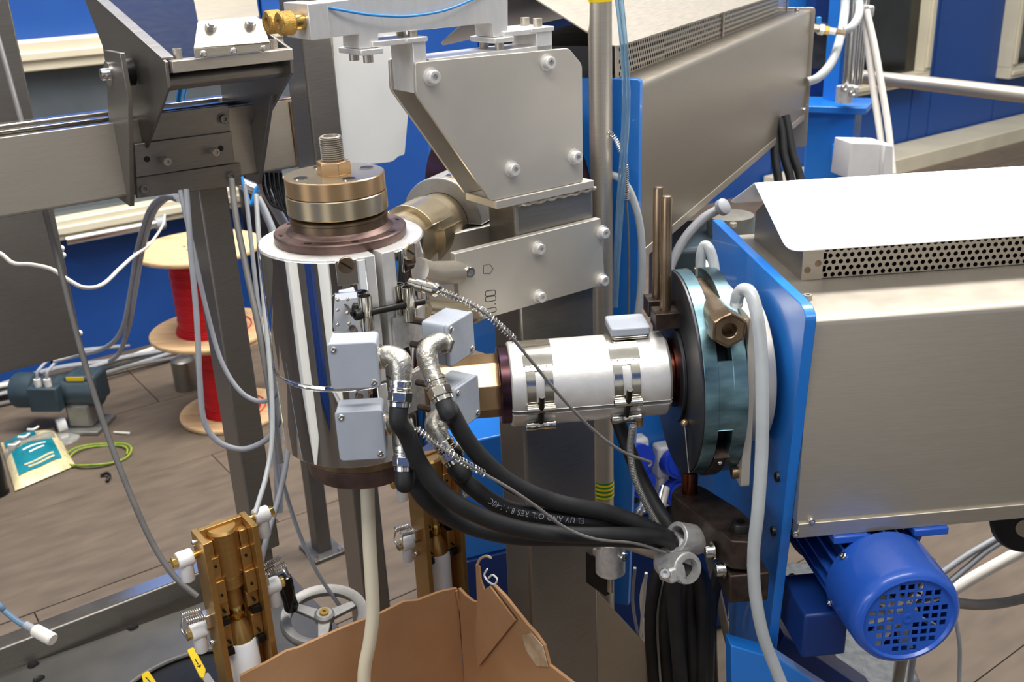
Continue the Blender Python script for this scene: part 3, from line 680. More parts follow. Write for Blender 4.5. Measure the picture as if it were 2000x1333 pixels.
for k_ in (ka, kb):
    MB().box(Mp((k_[0] + k_[1]) / 2 - .004, float((HP - cn) @ mY) + OB + DV / 2, k_[2] + .003), (k_[1] - k_[0] + .012, DV + .006, .006), mX, mY).build('cap_plate', 'alu_mill', hb, .001)
    for q in (.25, .75):
        p = Mp((k_[0] + k_[1]) / 2, float((HP - cn) @ mY) + OB + DV * q, k_[2] + .006); MB().cyl(p, p + ZU * .011, .0065).build('cap_bolt', 'steel', hb)
# cross arm
am = thing('milled_fixture', 'bright milled aluminium arm with two brass knurled knobs at its end', 'bracket', hz(800, 40, .01))
OA = .012
def hA(x, y): return hz(x, y, OA)
apx = ((636, 4), (992, -40), (992, 70), (964, 73), (962, 45), (850, 56), (740, 66), (738, 92), (702, 96), (701, 67), (638, 74))
pts = [hA(x, y) for x, y in apx]
MB().prism(pts, mY * .045).build('beam', 'alu_mill', am, .001)
e0 = hA(636, 4); e1 = hA(638, 75); ub = float((e0 - cn) @ mX)
MB().box(Mp(ub - .0135, float((HP - cn) @ mY) + OA + .030, (e0[2] + e1[2]) / 2), (.026, .07, e0[2] - e1[2]), mX, mY).build('end_block', 'alu_mill', am, .001)
for off, dx in ((.012, 0), (.048, 0)):
    k0 = Mp(ub - .027, float((HP - cn) @ mY) + OA + off, (e0[2] + e1[2]) / 2 + .0)
    MB().cyl(k0, k0 - mX * .014, .009).build('knob_neck', 'brass_bright', am)
    MB().lathe([(0, .013), (.0125, .013), (.0142, .015), (.0142, .030), (.0125, .032), (.006, .032), (.005, .029), (0, .029)], k0, -mX, 28).build('knurled_knob', 'brass_knurl', am)
for x0, y0, x1, y1 in ((702, 96, 738, 92), (964, 73, 992, 70)):
    p = (hA(x0, y0) + hA(x1, y1)) / 2
    MB().box(p + mY * .022 - ZU * .004, (.032, .062, .007), mX, mY).build('lug_plate', 'alu_mill', am, .001)
    for q in (.004, .042): MB().cyl(p + mY * q - ZU * .0075, p + mY * q - ZU * .018, .0065, n=16).build('lug_bolt', 'steel', am)
for x0, y0, x1, y1 in ((738, 86, 800, 78), (992, 66, 1044, 60)):
    p = (hA(x0, y0) + hA(x1, y1)) / 2; L = float((hA(x1, y1) - hA(x0, y0)) @ mX) + .02
    MB().box(p + mY * .02, (L, .05, .007), mX, mY).build('link_bar', 'alu_mill', am, .001)
tag(MB().tube([hA(641, 15) - mY * .001, hA(665, 20) - mY * .006, hA(720, 29) - mY * .01, hA(790, 31) - mY * .012, hA(860, 20) - mY * .01, hA(925, -4) - mY * .004, hA(960, -25) - mY * .001], .0016, 8).build('signal_wire', 'tube_blue', None), 'thin blue wire arching across the front of the aluminium arm', 'wire')
# bar plate clamped across the post
bp_ = thing('cross_plate', 'flat steel plate clamped across the post with four corner bolts', 'plate', Mp(.02, -.02, hit(1040, 540, cn - mY * .014, mY)[2] - .06))
BPn = cn - mY * .014
qp = [hit(x, y, BPn, mY) for x, y in ((888, 498), (1173, 425), (1182, 561), (902, 631))]
za = (qp[0][2] + qp[1][2]) / 2; zb_ = (qp[2][2] + qp[3][2]) / 2
for q in qp[:2]: q[2] = za
for q in qp[2:]: q[2] = zb_
MB().prism(qp, mY * .012).build('plate', 'steel_plate', bp_, .001)
bk = [q + mY * (.0135 + wl) for q in qp[:]]
MB().prism([q + mY * (wl + .014) for q in qp], mY * .010).build('rear_plate', 'steel_plate', bp_, .001)
for x, y in ((1050, 485), (1176, 454), (1052, 579), (1175, 547)):
    p = hit(x, y, BPn, mY); bolt(bp_, p, -mY, .0082, 'alu', True)
    MB().cyl(p + mY * .012, p + mY * (wl + .014), .005).build('tie_bolt', 'steel_dark', bp_)
for x, y in ((912, 530), (935, 606)): bolt(bp_, hit(x, y, BPn, mY), -mY, .0085, 'steel_bright')
def text(s, size, p, X, Y, name, material, parent, ext=.0002, spacing=1.0):
    cu = bpy.data.curves.new('t', 'FONT'); cu.body = s; cu.size = size; cu.extrude = ext; cu.align_x = 'CENTER'; cu.align_y = 'CENTER'; cu.space_character = spacing
    to = bpy.data.objects.new('t', cu); COL.objects.link(to); dg = bpy.context.evaluated_depsgraph_get(); me = bpy.data.meshes.new_from_object(to.evaluated_get(dg)); bpy.data.objects.remove(to)
    me.materials.clear(); me.materials.append(MATS[material]); o = bpy.data.objects.new(name, me); COL.objects.link(o); o.parent = parent
    X = nrm(X); Y = nrm(Y); Z_ = np.cross(X, Y); l = np.asarray(p) - (ORG[parent.name] if parent else V(0, 0, 0))
    o.matrix_local = Matrix(((X[0], Y[0], Z_[0], l[0]), (X[1], Y[1], Z_[1], l[1]), (X[2], Y[2], Z_[2], l[2]), (0, 0, 0, 1))); return o
for zz in (((948, 569), (967, 566.5), (967.5, 576.6), (948, 579)), ((948, 580.5), (968, 577.8), (968.3, 587), (948.5, 590)), ((949.5, 604), (968.6, 600), (969, 609), (950.6, 612.6))):
    q_ = rpoly([hit(x, y, BPn, mY) - mY * .0002 for x, y in zz], .0025); MB().tube(q_ + [q_[0]], .0005, 5, smooth=False).build('stamped_digit', 'steel_black', bp_)
MB().sphere(hit(967, 594, BPn, mY), .0009, 8).build('stamped_point', 'steel_black', bp_)
MB().tube([hit(x, y, BPn, mY) - mY * .0002 for x, y in ((944, 534), (944, 519), (956, 516), (963, 525), (957, 535), (944, 534))], .0005, 4, smooth=False).build('stamped_arrow', 'steel_black', bp_)
# tie rod crosshead -> plate
tr = thing('tie_rod', 'short polished steel rod joining the crosshead to the cross plate', 'rod', oncyl(822, 533, T, RH))
e = hit(893, 532, BPn + mY * .006, mY); s_ = oncyl(822, 528, T, RH)
MB().tube([s_ - nrm(e - s_) * .01, s_, s_ * .75 + e * .25 - ZU * .004, e], .0165, 20, 1, smooth=False).build('rod', 'steel', tr)
tr2 = thing('tie_rod', 'lower steel rod below the cross plate beside a grey box', 'rod', oncyl(822, 610, T, RH))
e = hit(925, 612, BPn + mY * .006, mY); s_ = oncyl(826, 605, T, RH)
MB().cyl(s_, e, .014).build('rod', 'gold_steel', tr2)
MB().lathe([(0, 0), (.016, 0), (.016, .004), (0, .004)], e, nrm(e - s_), 20).build('collar', 'steel_bright', tr2)

# ------------------------------------------------------------------ round pole
pc = at(1172, 100, 1.66)
pole = thing('round_pole', 'round polished steel tube with a green and yellow taped band', 'pole', V(pc[0], pc[1], 0))
MB().lathe([(0, 0), (.0196, 0), (.0196, 2.3), (0, 2.3)], V(pc[0], pc[1], 0), ZU, 36).build('tube', 'steel', pole)
z0 = hit(1182, 968, pc, FW * V(1, 1, 0))[2]; z1 = hit(1182, 936, pc, FW * V(1, 1, 0))[2]
MB().ring(V(pc[0], pc[1], z0), ZU, .0196, .0200, z1 - z0, 30).build('tape', 'tape_green', pole)
for k in range(4):
    MB().ring(V(pc[0], pc[1], z0 + (z1 - z0) * (k + .15) / 4), nrm(ZU + V(.04, 0, 0)), .0196, .0203, (z1 - z0) * .11, 30).build('tape_stripe', 'yellow', pole)
zt_ = hit(1172, 3, pc, FW * V(1, 1, 0))[2]
MB().ring(V(pc[0], pc[1], zt_), ZU, .0196, .0203, .012, 30).build('tape_band', 'yellow', pole)

# ------------------------------------------------------------------ far extruder
def B(s, t, z): return B0 + bX * s + bY * t + ZU * z
def inB(p): d = p - B0; return float(d @ bX), float(d @ bY), float(d @ ZU)
nb = thing('adapter_neck', 'keyed gold fitting joining crosshead top to the rear barrel', 'pipe', B(.16, 0, -.05))
MB().lathe([(0, .09), (.042, .09), (.042, .185), (.047, .186), (.047, .262), (0, .262)], B0, bX, 40, ref=ZU).build('pipe', 'gold_steel', nb, ang=25)
for a0, a1, s0_, s1_ in ((-40, 60, .165, .225), (75, 200, .185, .24)):
    MB().lathe([(.040, s0_), (.0505, s0_), (.0505, s1_), (.040, s1_)], B0, bX, 40, a0, a1, ZU, True).build('keyed_ring', 'gold_steel', nb, .0008)
hb2 = thing('barrel_heater', 'grey band heater on the rear barrel behind the head bracket', 'heater', B(.35, 0, -.07))
for a0, a1 in ((-88, 88), (92, 268)):
    MB().lathe([(.047, .262), (.068, .262), (.070, .264), (.070, .45), (.047, .45)], B0, bX, 48, a0, a1, ZU, True).build('shell', 'cast_grey', hb2, .0008)
for ang_ in (52, 108):
    d_ = ZU * math.cos(math.radians(ang_)) - bY * math.sin(math.radians(ang_))
    MB().cyl(B0 + d_ * .077 + bX * .272, B0 + d_ * .077 + bX * .325, .0085).build('barrel_nut', 'nickel', hb2)
    MB().lathe([(.0702, .275), (.0718, .275), (.0718, .322), (.0702, .322)], B0, bX, 20, ang_ - (48 if ang_ < 90 else 0), ang_ + (0 if ang_ < 90 else 48), ZU, True).build('clamp_strap', 'nickel', hb2)
d1 = ZU * math.cos(math.radians(52)) - bY * math.sin(math.radians(52)); d2 = ZU * math.cos(math.radians(112)) - bY * math.sin(math.radians(112))
MB().cyl(B0 + d1 * .077 + bX * .3, B0 + d2 * .077 + bX * .3, .004).build('clamp_screw', 'steel_black', hb2)
cb2 = thing('clamp_ring', 'dark round clamp ring on the rear barrel behind the head bracket', 'clamp', B(.49, 0, -.15))
MB().lathe([(0, .45), (.145, .46), (.146, .462), (.146, .52), (0, .53)], B0, bX, 72, ref=ZU).build('ring', 'tint_purple', cb2)
eb = thing('extruder', 'far extruder with long brushed steel cover and blue end plate', 'extruder', B(1.2, 0, -.35))
SB = .60
wB = -.205
Pn = hit(1251, 163, B(0, wB, 0), bY)
sB, tB_, zBT = inB(Pn)
pts = [B(sB - .014, wB - .004, zBT + .008), B(sB - .014, .21, zBT + .008), B(sB - .014, .21, -.35), B(sB - .014, -.10, -.40), B(sB - .014, -.10, -B0[2] + .45), B(sB - .014, wB + .015, -B0[2] + .45), B(sB - .014, wB + .0, -.4)]
MB().prism(rpoly(pts, [.006, .006, 0, 0, 0, 0, 0]), bX * .014).build('end_plate', 'paint_blue', eb, .001)
zBB = inB(hit(1275, 487, B(0, wB, 0), bY))[2]; zBB2 = inB(hit(1575, 227, B(0, wB, 0), bY))[2]
sEnd = inB(hit(1580, 100, B(0, wB, 0), bY))[0]
zBB = (zBB + zBB2) / 2
MB().prism(rpoly([B(sB, t, z) for t, z in ((wB, zBB), (wB, zBT), (.2, zBT), (.2, zBB))], [.004, .012, .012, 0]), bX * (sEnd - sB)).build('cover', 'steel_dimmed', eb)
MB().prism([B(sB, t, z) for t, z in ((wB - .001, zBB - .004), (wB - .001, zBB + .014), (wB + .012, zBB + .014), (wB + .02, zBB - .004))], bX * (sEnd - sB)).build('bottom_lip', 'steel', eb, .001)
eps = [hit(x, y, B(sEnd, 0, 0), bX) for x, y in ((1588, 14), (1576, 288))]
zt_, zb2 = inB(eps[0])[2], inB(eps[1])[2]
MB().prism(rpoly([B(sEnd, t, z) for t, z in ((wB - .01, zb2), (wB - .01, zt_ ), (.22, zt_), (.22, zBB), (wB + .05, zBB), (wB + .05, zb2))], .012), bX * .004).build('rear_plate', 'steel', eb, .0008)
bolt(eb, B(sEnd - .03, wB, zBB + .03), -bY, .006); bolt(eb, B(sEnd - .06, wB + .03, zBT), ZU, .007)
# vent and lid
wV = inB(hit(1290, 128, B(0, 0, zBT), ZU))[1]; wV2 = inB(hit(1500, 30, B(0, 0, zBT), ZU))[1]
wV = (wV + wV2) / 2
sV = sB + .05; zV = .055
n_r, n_c = 6, 110
MB().box(B((sV + sEnd - .05) / 2, (wV + .1) / 2 + .02, zBT + zV / 2), (sEnd - .05 - sV, .1 - wV - .02, zV - .002), bX, bY).build('vent_box', 'black', eb)  # solid black block painted as the shaded cavity behind the holes
m = MB(); L = sEnd - .05 - sV
qw, qh = .0125, .0105
for r in range(6):
    for c in range(int(L / qw)):
        s0 = sV + (c + (.5 if r % 2 else 0)) * qw + qw / 2; zc = zBT + r * qh + qh / 2
        hole = [B(s0 + .0038 * math.cos(k * math.pi / 4 + math.pi / 8), wV, zc + .0038 * math.sin(k * math.pi / 4 + math.pi / 8)) for k in range(8)]
        out = [B(s0 + a * qw / 2, wV, zc + b * qh / 2) for a, b in ((1, .41), (.41, 1), (-.41, 1), (-1, .41), (-1, -.41), (-.41, -1), (.41, -1), (1, -.41))]
        cor = [B(s0 + a * qw / 2, wV, zc + b * qh / 2) for a, b in ((1, 1), (-1, 1), (-1, -1), (1, -1))]
        m.add(hole + out + cor, [(k, (k+1) % 8, 8 + (k+1) % 8, 8 + k) for k in range(8)] + [(8, 16, 9), (10, 17, 11), (12, 18, 13), (14, 19, 15)])
pb2 = m.build('perforated_sheet', 'steel', eb); pb2['kind'] = 'stuff'
for k in (.0, .5, 1): MB().box(B(sV + L * k, wV - .002, zBT + zV / 2), (.012, .003, zV), bX, bY).build('vent_strip', 'steel', eb)
ee = inB(hit(1197, 93, B(0, wV - .035, 0), bY))
zE = ee[2]; sL = inB(hit(1105, 92, B(0, wV - .03, 0), bY))[0]
rid = wV + .13; zR = zE + .105
def slabB(p0, p1, p2, p3, name, r=None):
    n_ = nrm(np.cross(p1 - p0, p3 - p0)); n_ = n_ if n_[2] > 0 else -n_
    pp = rpoly([p0, p1, p2, p3], r) if r else [p0, p1, p2, p3]
    MB().prism(pp, -n_ * .002).build(name, 'steel', eb)
slabB(B(sV - .14, rid, zR), B(sEnd - .02, rid, zR), B(sEnd - .02, wV - .035, zE), B(sV - .11, wV - .035, zE), 'lid_front', [0, 0, 0, .035])
slabB(B(sV - .14, rid, zR), B(sEnd - .02, rid, zR), B(sEnd - .02, 2 * rid - wV + .035, zE), B(sV - .11, 2 * rid - wV + .035, zE), 'lid_rear', [0, 0, 0, .035])
# blue stand at the far end of that extruder
dS = depth(B(sEnd, 0, 0)) + .28
st = thing('gearbox_stand', 'tall blue steel stand at the far end of the far extruder', 'stand', at(1625, 330, dS) * V(1, 1, 0))
pcol = at(1628, 260, dS); cc = V(pcol[0], pcol[1], 0)
def zat(x, y, p): return hit(x, y, p, -FW * V(1, 1, 0))[2]
ztp = zat(1625, 212, pcol)
MB().box(cc + ZU * ztp / 2, (.16, .15, ztp), bX, bY).build('column', 'paint_blue', st, .004)
MB().box(cc + ZU * (ztp + .01) , (.20, .22, .022), bX, bY).build('cap_plate', 'paint_blue', st, .003)
p1_ = at(1632, 110, dS - .06); z0, z1 = zat(1632, 214, p1_), zat(1640, -70, p1_)
MB().box(V(p1_[0], p1_[1], (z0 + z1) / 2), (.09, .02, z1 - z0), nrm(V(.25, -1, 0)), nrm(V(1, .25, 0))).build('upright_plate', 'paint_blue', st, .002)
p2_ = at(1604, 100, dS + .08); z0, z1 = zat(1604, 190, p2_), zat(1604, -70, p2_)
MB().box(V(p2_[0], p2_[1], (z0 + z1) / 2), (.10, .10, z1 - z0), V(1, 0, 0), V(0, 1, 0)).build('gear_housing', 'paint_navy', st, .004)
p3_ = at(1590, 90, dS + .0)
MB().cyl(p3_, p3_ + bX * .04, .075, n=36).build('coupling_disc', 'tint_dark', st)
p4_ = at(1570, 20, dS + .1); z0, z1 = zat(1570, 40, p4_), zat(1570, -70, p4_)
MB().box(V(p4_[0], p4_[1], (z0 + z1) / 2), (.16, .06, z1 - z0), V(1, 0, 0), V(0, 1, 0)).build('upright_plate', 'paint_blue', st, .002)

# ------------------------------------------------------------------ steel beam at the left
bq = at(0, 270, 1.55)
def Lp(u, v, z): return V(bq[0], bq[1], 0) + mX * u + mY * v + ZU * z
def inL(p): d = p - V(bq[0], bq[1], 0); return float(d @ mX), float(d @ mY), float(p[2])
def hL(x, y, v=0): return hit(x, y, Lp(0, v, 0), mY)        # on the plane v (front of beam is v=0)
def hU(x, y, u): return hit(x, y, Lp(u, 0, 0), mX)
bzt, bzb = 1.490, 1.369
ue = inL(hL(576, 250))[0]
bm = thing('channel_beam', 'long brushed steel channel beam carrying the feed chute', 'beam', Lp(-.2, .04, bzb))
BW = .085
MB().box(Lp((ue - .6) / 2, .0025, (bzt + bzb) / 2), (ue + .6, .005, bzt - bzb), mX, mY).build('front_web', 'steel', bm, .001)
MB().box(Lp((ue - .6) / 2, .010, bzt - .0025), (ue + .6, .016, .005), mX, mY).build('top_flange', 'steel_bright', bm, .001)
MB().box(Lp((ue - .6) / 2, BW / 2, bzb + .0025), (ue + .6, BW, .005), mX, mY).build('bottom_web', 'steel', bm, .001)
MB().box(Lp((ue - .6) / 2, BW - .0025, (bzt + bzb) / 2), (ue + .6, .005, bzt - bzb), mX, mY).build('rear_web', 'steel', bm, .001)
MB().box(Lp((ue - .6) / 2, BW - .010, bzt - .0025), (ue + .6, .016, .005), mX, mY).build('top_flange', 'steel_bright', bm, .001)
MB().tube([Lp(ue - .004, -.001, z) for z in (bzb + .004, bzb + .04, bzb + .08, bzt - .004)], .003, 8, 3).build('weld_bead', 'bronze', bm)
MB().box(Lp(ue - .012, .04, bzt + .001), (.024, .08, .004), mX, mY).build('end_cap', 'bronze', bm, .001)
rl = thing('guide_rail', 'bright steel rail lying behind the channel beam', 'rail', Lp(-.1, .16, bzt - .03))
MB().box(Lp(-.05, .165, bzt - .012), (1.1, .03, .02), mX, mY).build('rail', 'steel_bright', rl, .002)
# posts behind
def mpost(name, label, corner, left, right, d, ztop, zbot, m_, foot=False, cat='post'):
    c = at(*corner, d); lf = hit(*left, c, mX); rt_ = hit(*right, c, mY)
    w1 = float((rt_ - c) @ mX); w2 = float((lf - c) @ mY); o = V(c[0], c[1], 0)
    r = thing(name, label, cat, o + mX * w1 / 2 + mY * w2 / 2 + ZU * zbot)
    MB().box(o + mX * w1 / 2 + mY * w2 / 2 + ZU * (ztop + zbot) / 2, (w1, w2, ztop - zbot), mX, mY).build('tube', m_, r, .004, seg=3)
    if foot:
        MB().box(o + mX * w1 / 2 + mY * w2 / 2 + ZU * (zbot + .006), (w1 * 2.2, w2 * 2.2, .012), mX, mY).build('foot_plate', m_, r, .002)
        for a, b in ((-1, -1), (1, -1), (1, 1)): bolt(r, o + mX * (w1 / 2 + a * w1 * .9) + mY * (w2 / 2 + b * w2 * .9) + ZU * (zbot + .012), ZU, .009)
    return r
mpost('frame_post', 'square steel post rising behind the bronze nipple beside a white panel', (603, 200), (566, 195), (662, 196), 1.86, 2.3, 0, 'steel_dark')
c1 = at(398, 443, 1.80)
zc1 = hit(500, 1085, c1, mY)[2]
mpost('square_column', 'dark square steel column standing under the channel beam before the red spools', (398, 443), (369, 440), (455, 440), 1.80, bzb - .002, zc1, 'steel_dark')
mpost('floor_post', 'short brown steel post with a bolted foot plate on the floor', (612, 1000), (598, 995), (640, 998), 3.05, 1.0, 0, 'grey_frame', True)
wb = thing('panel_enclosure', 'white sheet metal enclosure mounted beside the square steel post', 'panel', hL(720, 320, .19))
pts = [hit(x, y, at(700, 200, 1.93), mY) for x, y in ((650, 70), (812, 52), (790, 303), (777, 305), (769, 316), (664, 326))]
MB().prism(rpoly(pts, [.004, .004, .006, .006, .012, .006]), mY * .06).build('sheet', 'white_paint', wb, .002)
cb = thing('sheet_cabinet', 'large dull steel cabinet hanging at the left edge behind the beam', 'cabinet', hL(60, 700, .45))
pr1 = hit(165, 690, at(100, 500, 2.15), mY); cv = inL(pr1)[1]; ur = inL(pr1)[0]
MB().box(Lp(ur - .5, cv + .12, (pr1[2] + 2.4) / 2), (1.0, .24, 2.4 - pr1[2]), mX, mY).build('body', 'steel_dark', cb, .003)
for x, y in ((139, 489), (142, 502), (172, 656)):
    p = hit(x, y, Lp(ur, 0, 0), mX); q = Lp(ur, cv + .03, hit(x, y, Lp(0, cv, 0), mY)[2]); MB().sphere(q + mX * .004, .007, 12).build('round_stud', 'white_plastic', cb)

# ------------------------------------------------------------------ feed chute on the beam
fc = thing('feed_chute', 'dark steel feed chute bracket clamped on the channel beam', 'chute', Lp(.3, -.03, bzb - .02))
uL = inL(hL(245, 300))[0]; uR = inL(hL(505, 280))[0]
# outer side plates (normal mX)
def side(u, pxs, th, name, m_='steel_dark', bev=.001):
    return MB().prism([hU(x, y, u) for x, y in pxs], mX * th).build(name, m_, fc, bev)
uA = inL(hL(232, 300))[0]
side(uA, ((204, 98), (234, 104), (250, 192), (254, 404), (231, 388), (213, 250)), .0075, 'side_plate')
p = hU(214, 144, uA); 
MB().lathe([(0, 0), (.019, 0), (.019, .003), (0, .003)], p, -mX, 24).build('slot_washer', 'steel_bright', fc); bolt(fc, p - mX * .003, -mX, .0095, 'steel_bright')
MB().cyl(hU(214, 144, uA) + mX * .0075, hU(214, 144, uA) + mX * .035, .022).build('pivot_bush', 'black', fc)
uB = inL(hL(505, 300, -.02))[0]
side(uB, ((530, 185), (527, 200), (504, 361), (478, 345), (486, 250)), .0075, 'side_plate')
# chute walls
uW = inL(hL(300, 200, -.10))[0]
wpx = ((150, -40), (185, -2), (322, 121), (328, 172), (269, 334), (235, 300), (200, 90))
lw = [hU(x, y, uW) for x, y in wpx]
MB().prism(lw, mX * .005).build('chute_wall', 'steel_dark', fc, .001)
fe = lw[2]; sh = float((hit(566, 99, fe, mY) - fe) @ mX)
MB().prism([q + mX * sh for q in lw], mX * .005).build('chute_wall', 'steel_dark', fc, .001)
# incline floor between the walls, parallel to the sloping wall edge
e1_, e2_ = lw[1], lw[2]; dn = nrm(e1_ - e2_)
o1 = e2_ + mX * .005 - ZU * .004
MB().prism([o1 + mY * .012, o1 + dn * .42, o1 + dn * .42 + mX * (sh - .006), o1 + mY * .012 + mX * (sh - .006)], np.cross(mX, dn) * .004 * (-1 if np.cross(mX, dn)[2] > 0 else 1)).build('chute_floor', 'steel_mirror_dark', fc)
MB().prism([e2_ - mX * .001 + dn * .01, e2_ - mX * .001 + dn * .42, e2_ + mX * .017 + dn * .42, e2_ + mX * .017 + dn * .01], ZU * .003).build('edge_strip', 'steel_dark', fc, .0006)
MB().box(o1 + mX * (sh / 2) - ZU * .004 + mY * .008, (sh - .006, .03, .017), mX, mY).build('lip_bar', 'steel', fc, .001)
zs_ = o1 - ZU * .03 + mY * .045
MB().cyl(zs_, zs_ + mX * (sh - .005), .013, n=20).build('shaft', 'steel_dark', fc)
for px in ((345, 96), (531, 62)):
    q = hit(*px, o1 + mY * .02, mY); MB().lathe([(.004, .016), (.0065, .016), (.0065, 0)], V(q[0], q[1], o1[2] + .003), ZU, 16).build('pin', 'steel', fc)
# deflector sheet
DP = o1 - mY * .009
def hD(x, y, n=-mY, p=DP): return hit(x, y, p, n)
d1_ = [hD(x, y) for x, y in ((380, 114), (378, 95), (527, 83), (526, 98))]
MB().prism(d1_, -mY * .002).build('deflector_lip', 'steel', fc, .0006)
nb_ = nrm(-mY * .62 + ZU * .78)
k1 = d1_[1]
d2_ = [hit(x, y, k1, nb_) for x, y in ((378, 96), (386, 43), (505, 33), (527, 84))]
MB().prism(rpoly(d2_, [0, .004, .01, 0]), nb_ * .002).build('deflector', 'steel_dimmed', fc, .0006)
nb2 = nrm(-mY * .9 + ZU * .44)
d3_ = [hit(x, y, d2_[1], nb2) for x, y in ((386, 44), (366, -60), (490, -70), (506, 34))]
MB().prism(d3_, nb2 * .002).build('deflector_top', 'steel', fc, .0006)
for x, y in ((411, 58), (488, 53)): inst('hexnut', mk_hexnut, 'hex_nut', 'steel_bright', fc, hit(x, y, k1, nb_) + nb_ * .002, nb_, sc=.0088)
for x, y in ((396, 105), (455, 99), (513, 94)): MB().sphere(hD(x, y) - mY * .002, .0055, 12, .6, -mY).build('bolt_head', 'steel_bright', fc)
# clamp plates on the beam front
def front(pxs, v, th, name, m_, bev=.001): return MB().prism([hL(x, y, v) for x, y in pxs], mY * th).build(name, m_, fc, bev)
front(((296, 222), (446, 205), (449, 258), (282, 278)), -.010, .009, 'clamp_strip', 'steel_dark')
front(((262, 282), (452, 257), (458, 318), (266, 347)), -.016, .015, 'clamp_plate', 'steel_dark')
front(((266, 347), (470, 318), (472, 362), (268, 388)), -.010, .009, 'clamp_strip', 'steel_dark')
for x, y, v in ((280, 368, -.01), (450, 342, -.01), (435, 232, -.01)): bolt(fc, hL(x, y, v), -mY, .0075, 'steel_dark', True)
for x, y in ((318, 312), (412, 294)):
    p = hL(x, y, -.016); MB().cyl(p, p - mY * .018, .006).build('stud', 'steel', fc); bolt(fc, p - mY * .018, -mY, .0068, 'steel')
for x, y in ((287, 311), (431, 290)): p = hL(x, y, -.016); MB().cyl(p + mY * .001, p - mY * .0006, .005).build('hole', 'black', fc)

# ------------------------------------------------------------------ base frame at lower left
ZB = zc1
def hB(x, y, z=None): return atz(x, y, ZB if z is None else z)
bf = thing('base_rail', 'square steel rail of the machine base running across the lower left', 'rail', hB(200, 1200))
a = hB(-60, 1292); b = hB(545, 1082); dL = float((b - a) @ mX)
MB().box(a + mX * dL / 2 + mY * .02 - ZU * .035, (dL, .04, .07), mX, mY).build('rail', 'steel_dark', bf, .003); MB().box(a + mX * dL / 2 + mY * .02 + ZU * .0008, (dL, .034, .0016), mX, mY).build('rail_lit_top', 'steel_bright', bf)  # bright strip puts the light on the rail's top into colour
ZP = ZB - .05
bp2 = thing('base_plate', 'thick dark steel base plate with drilled holes and a round opening', 'plate', hB(200, 1300, ZP - .012))
a2 = hB(-80, 1345, ZP); a3 = hB(372, 1186, ZP)
MB().prism([a2, a3, a3 + mX * .20, a3 + mX * .20 - mY * .55, a2 - mY * .55], -ZU * .012).build('plate', 'grey_frame', bp2, .001)
for x, y in ((260, 1227), (65, 1300), (76, 1327)): p = hB(x, y, ZP); MB().lathe([(0, .0002), (.0085, .0002), (.0095, .0008), (.0105, .0004)], p, ZU, 20).build('hole', 'black', bp2)
dc = hB(395, 1400, ZP)
MB().cyl(dc - ZU * .002, dc + ZU * .001, .168, n=60).build('opening', 'black', bp2)
tag(MB().torus(dc + ZU * .006, ZU, .168, .0045, 60, 8).build('edge_cable', 'cable_dark', None), 'dark grey cable laid around the round opening of the base plate', 'cable')
# ------------------------------------------------------------------ hand wheel
hw = thing('valve_handwheel', 'cast aluminium hand wheel with black handle behind the brass block', 'hand wheel', at(632, 1210, 1.72) - ZU * .05)
hc = at(634, 1205, 1.72); tn = nrm(ZU + V(.06, -.10, 0))
MB().lathe([(.056, -.004), (.058, -.007), (.072, -.007), (.0745, -.004), (.0745, .004), (.072, .008), (.060, .006), (.056, .003)], hc, tn, 64, closed=True).build('rim', 'cast_grey', hw, ang=50)
hub = hc - tn * .006
MB().lathe([(0, 0), (.017, 0), (.017, .012), (.013, .015), (0, .015)], hub, tn, 24).build('hub', 'cast_grey', hw)
MB().lathe([(.003, .015), (.008, .015), (.008, .018), (.003, .018)], hub, tn, 20, closed=True).build('brass_bush', 'brass_bright', hw)
for k in range(3):
    a = math.radians(k * 120 + 155); d = nrm(np.cross(tn, V(-math.sin(a), math.cos(a), 0))); d = nrm(V(math.cos(a), math.sin(a), 0) - tn * np.dot(tn, V(math.cos(a), math.sin(a), 0)))
    MB().prism([hub + d * .012 + np.cross(tn, d) * .011, hub + d * .064 + np.cross(tn, d) * .007, hub + d * .064 - np.cross(tn, d) * .007, hub + d * .012 - np.cross(tn, d) * .011], tn * .007).build('spoke', 'cast_grey', hw, .001)
hd = at(570, 1190, 1.70); 
MB().lathe([(0, -.002), (.010, -.002), (.0125, .004), (.0115, .02), (.0135, .055), (.012, .064), (.006, .067), (0, .067)], hd, nrm(ZU - V(.1, 0, 0)), 20).build('handle', 'black_gloss', hw)
MB().cyl(hub, hub - tn * .12, .011).build('spindle', 'steel_dark', hw)
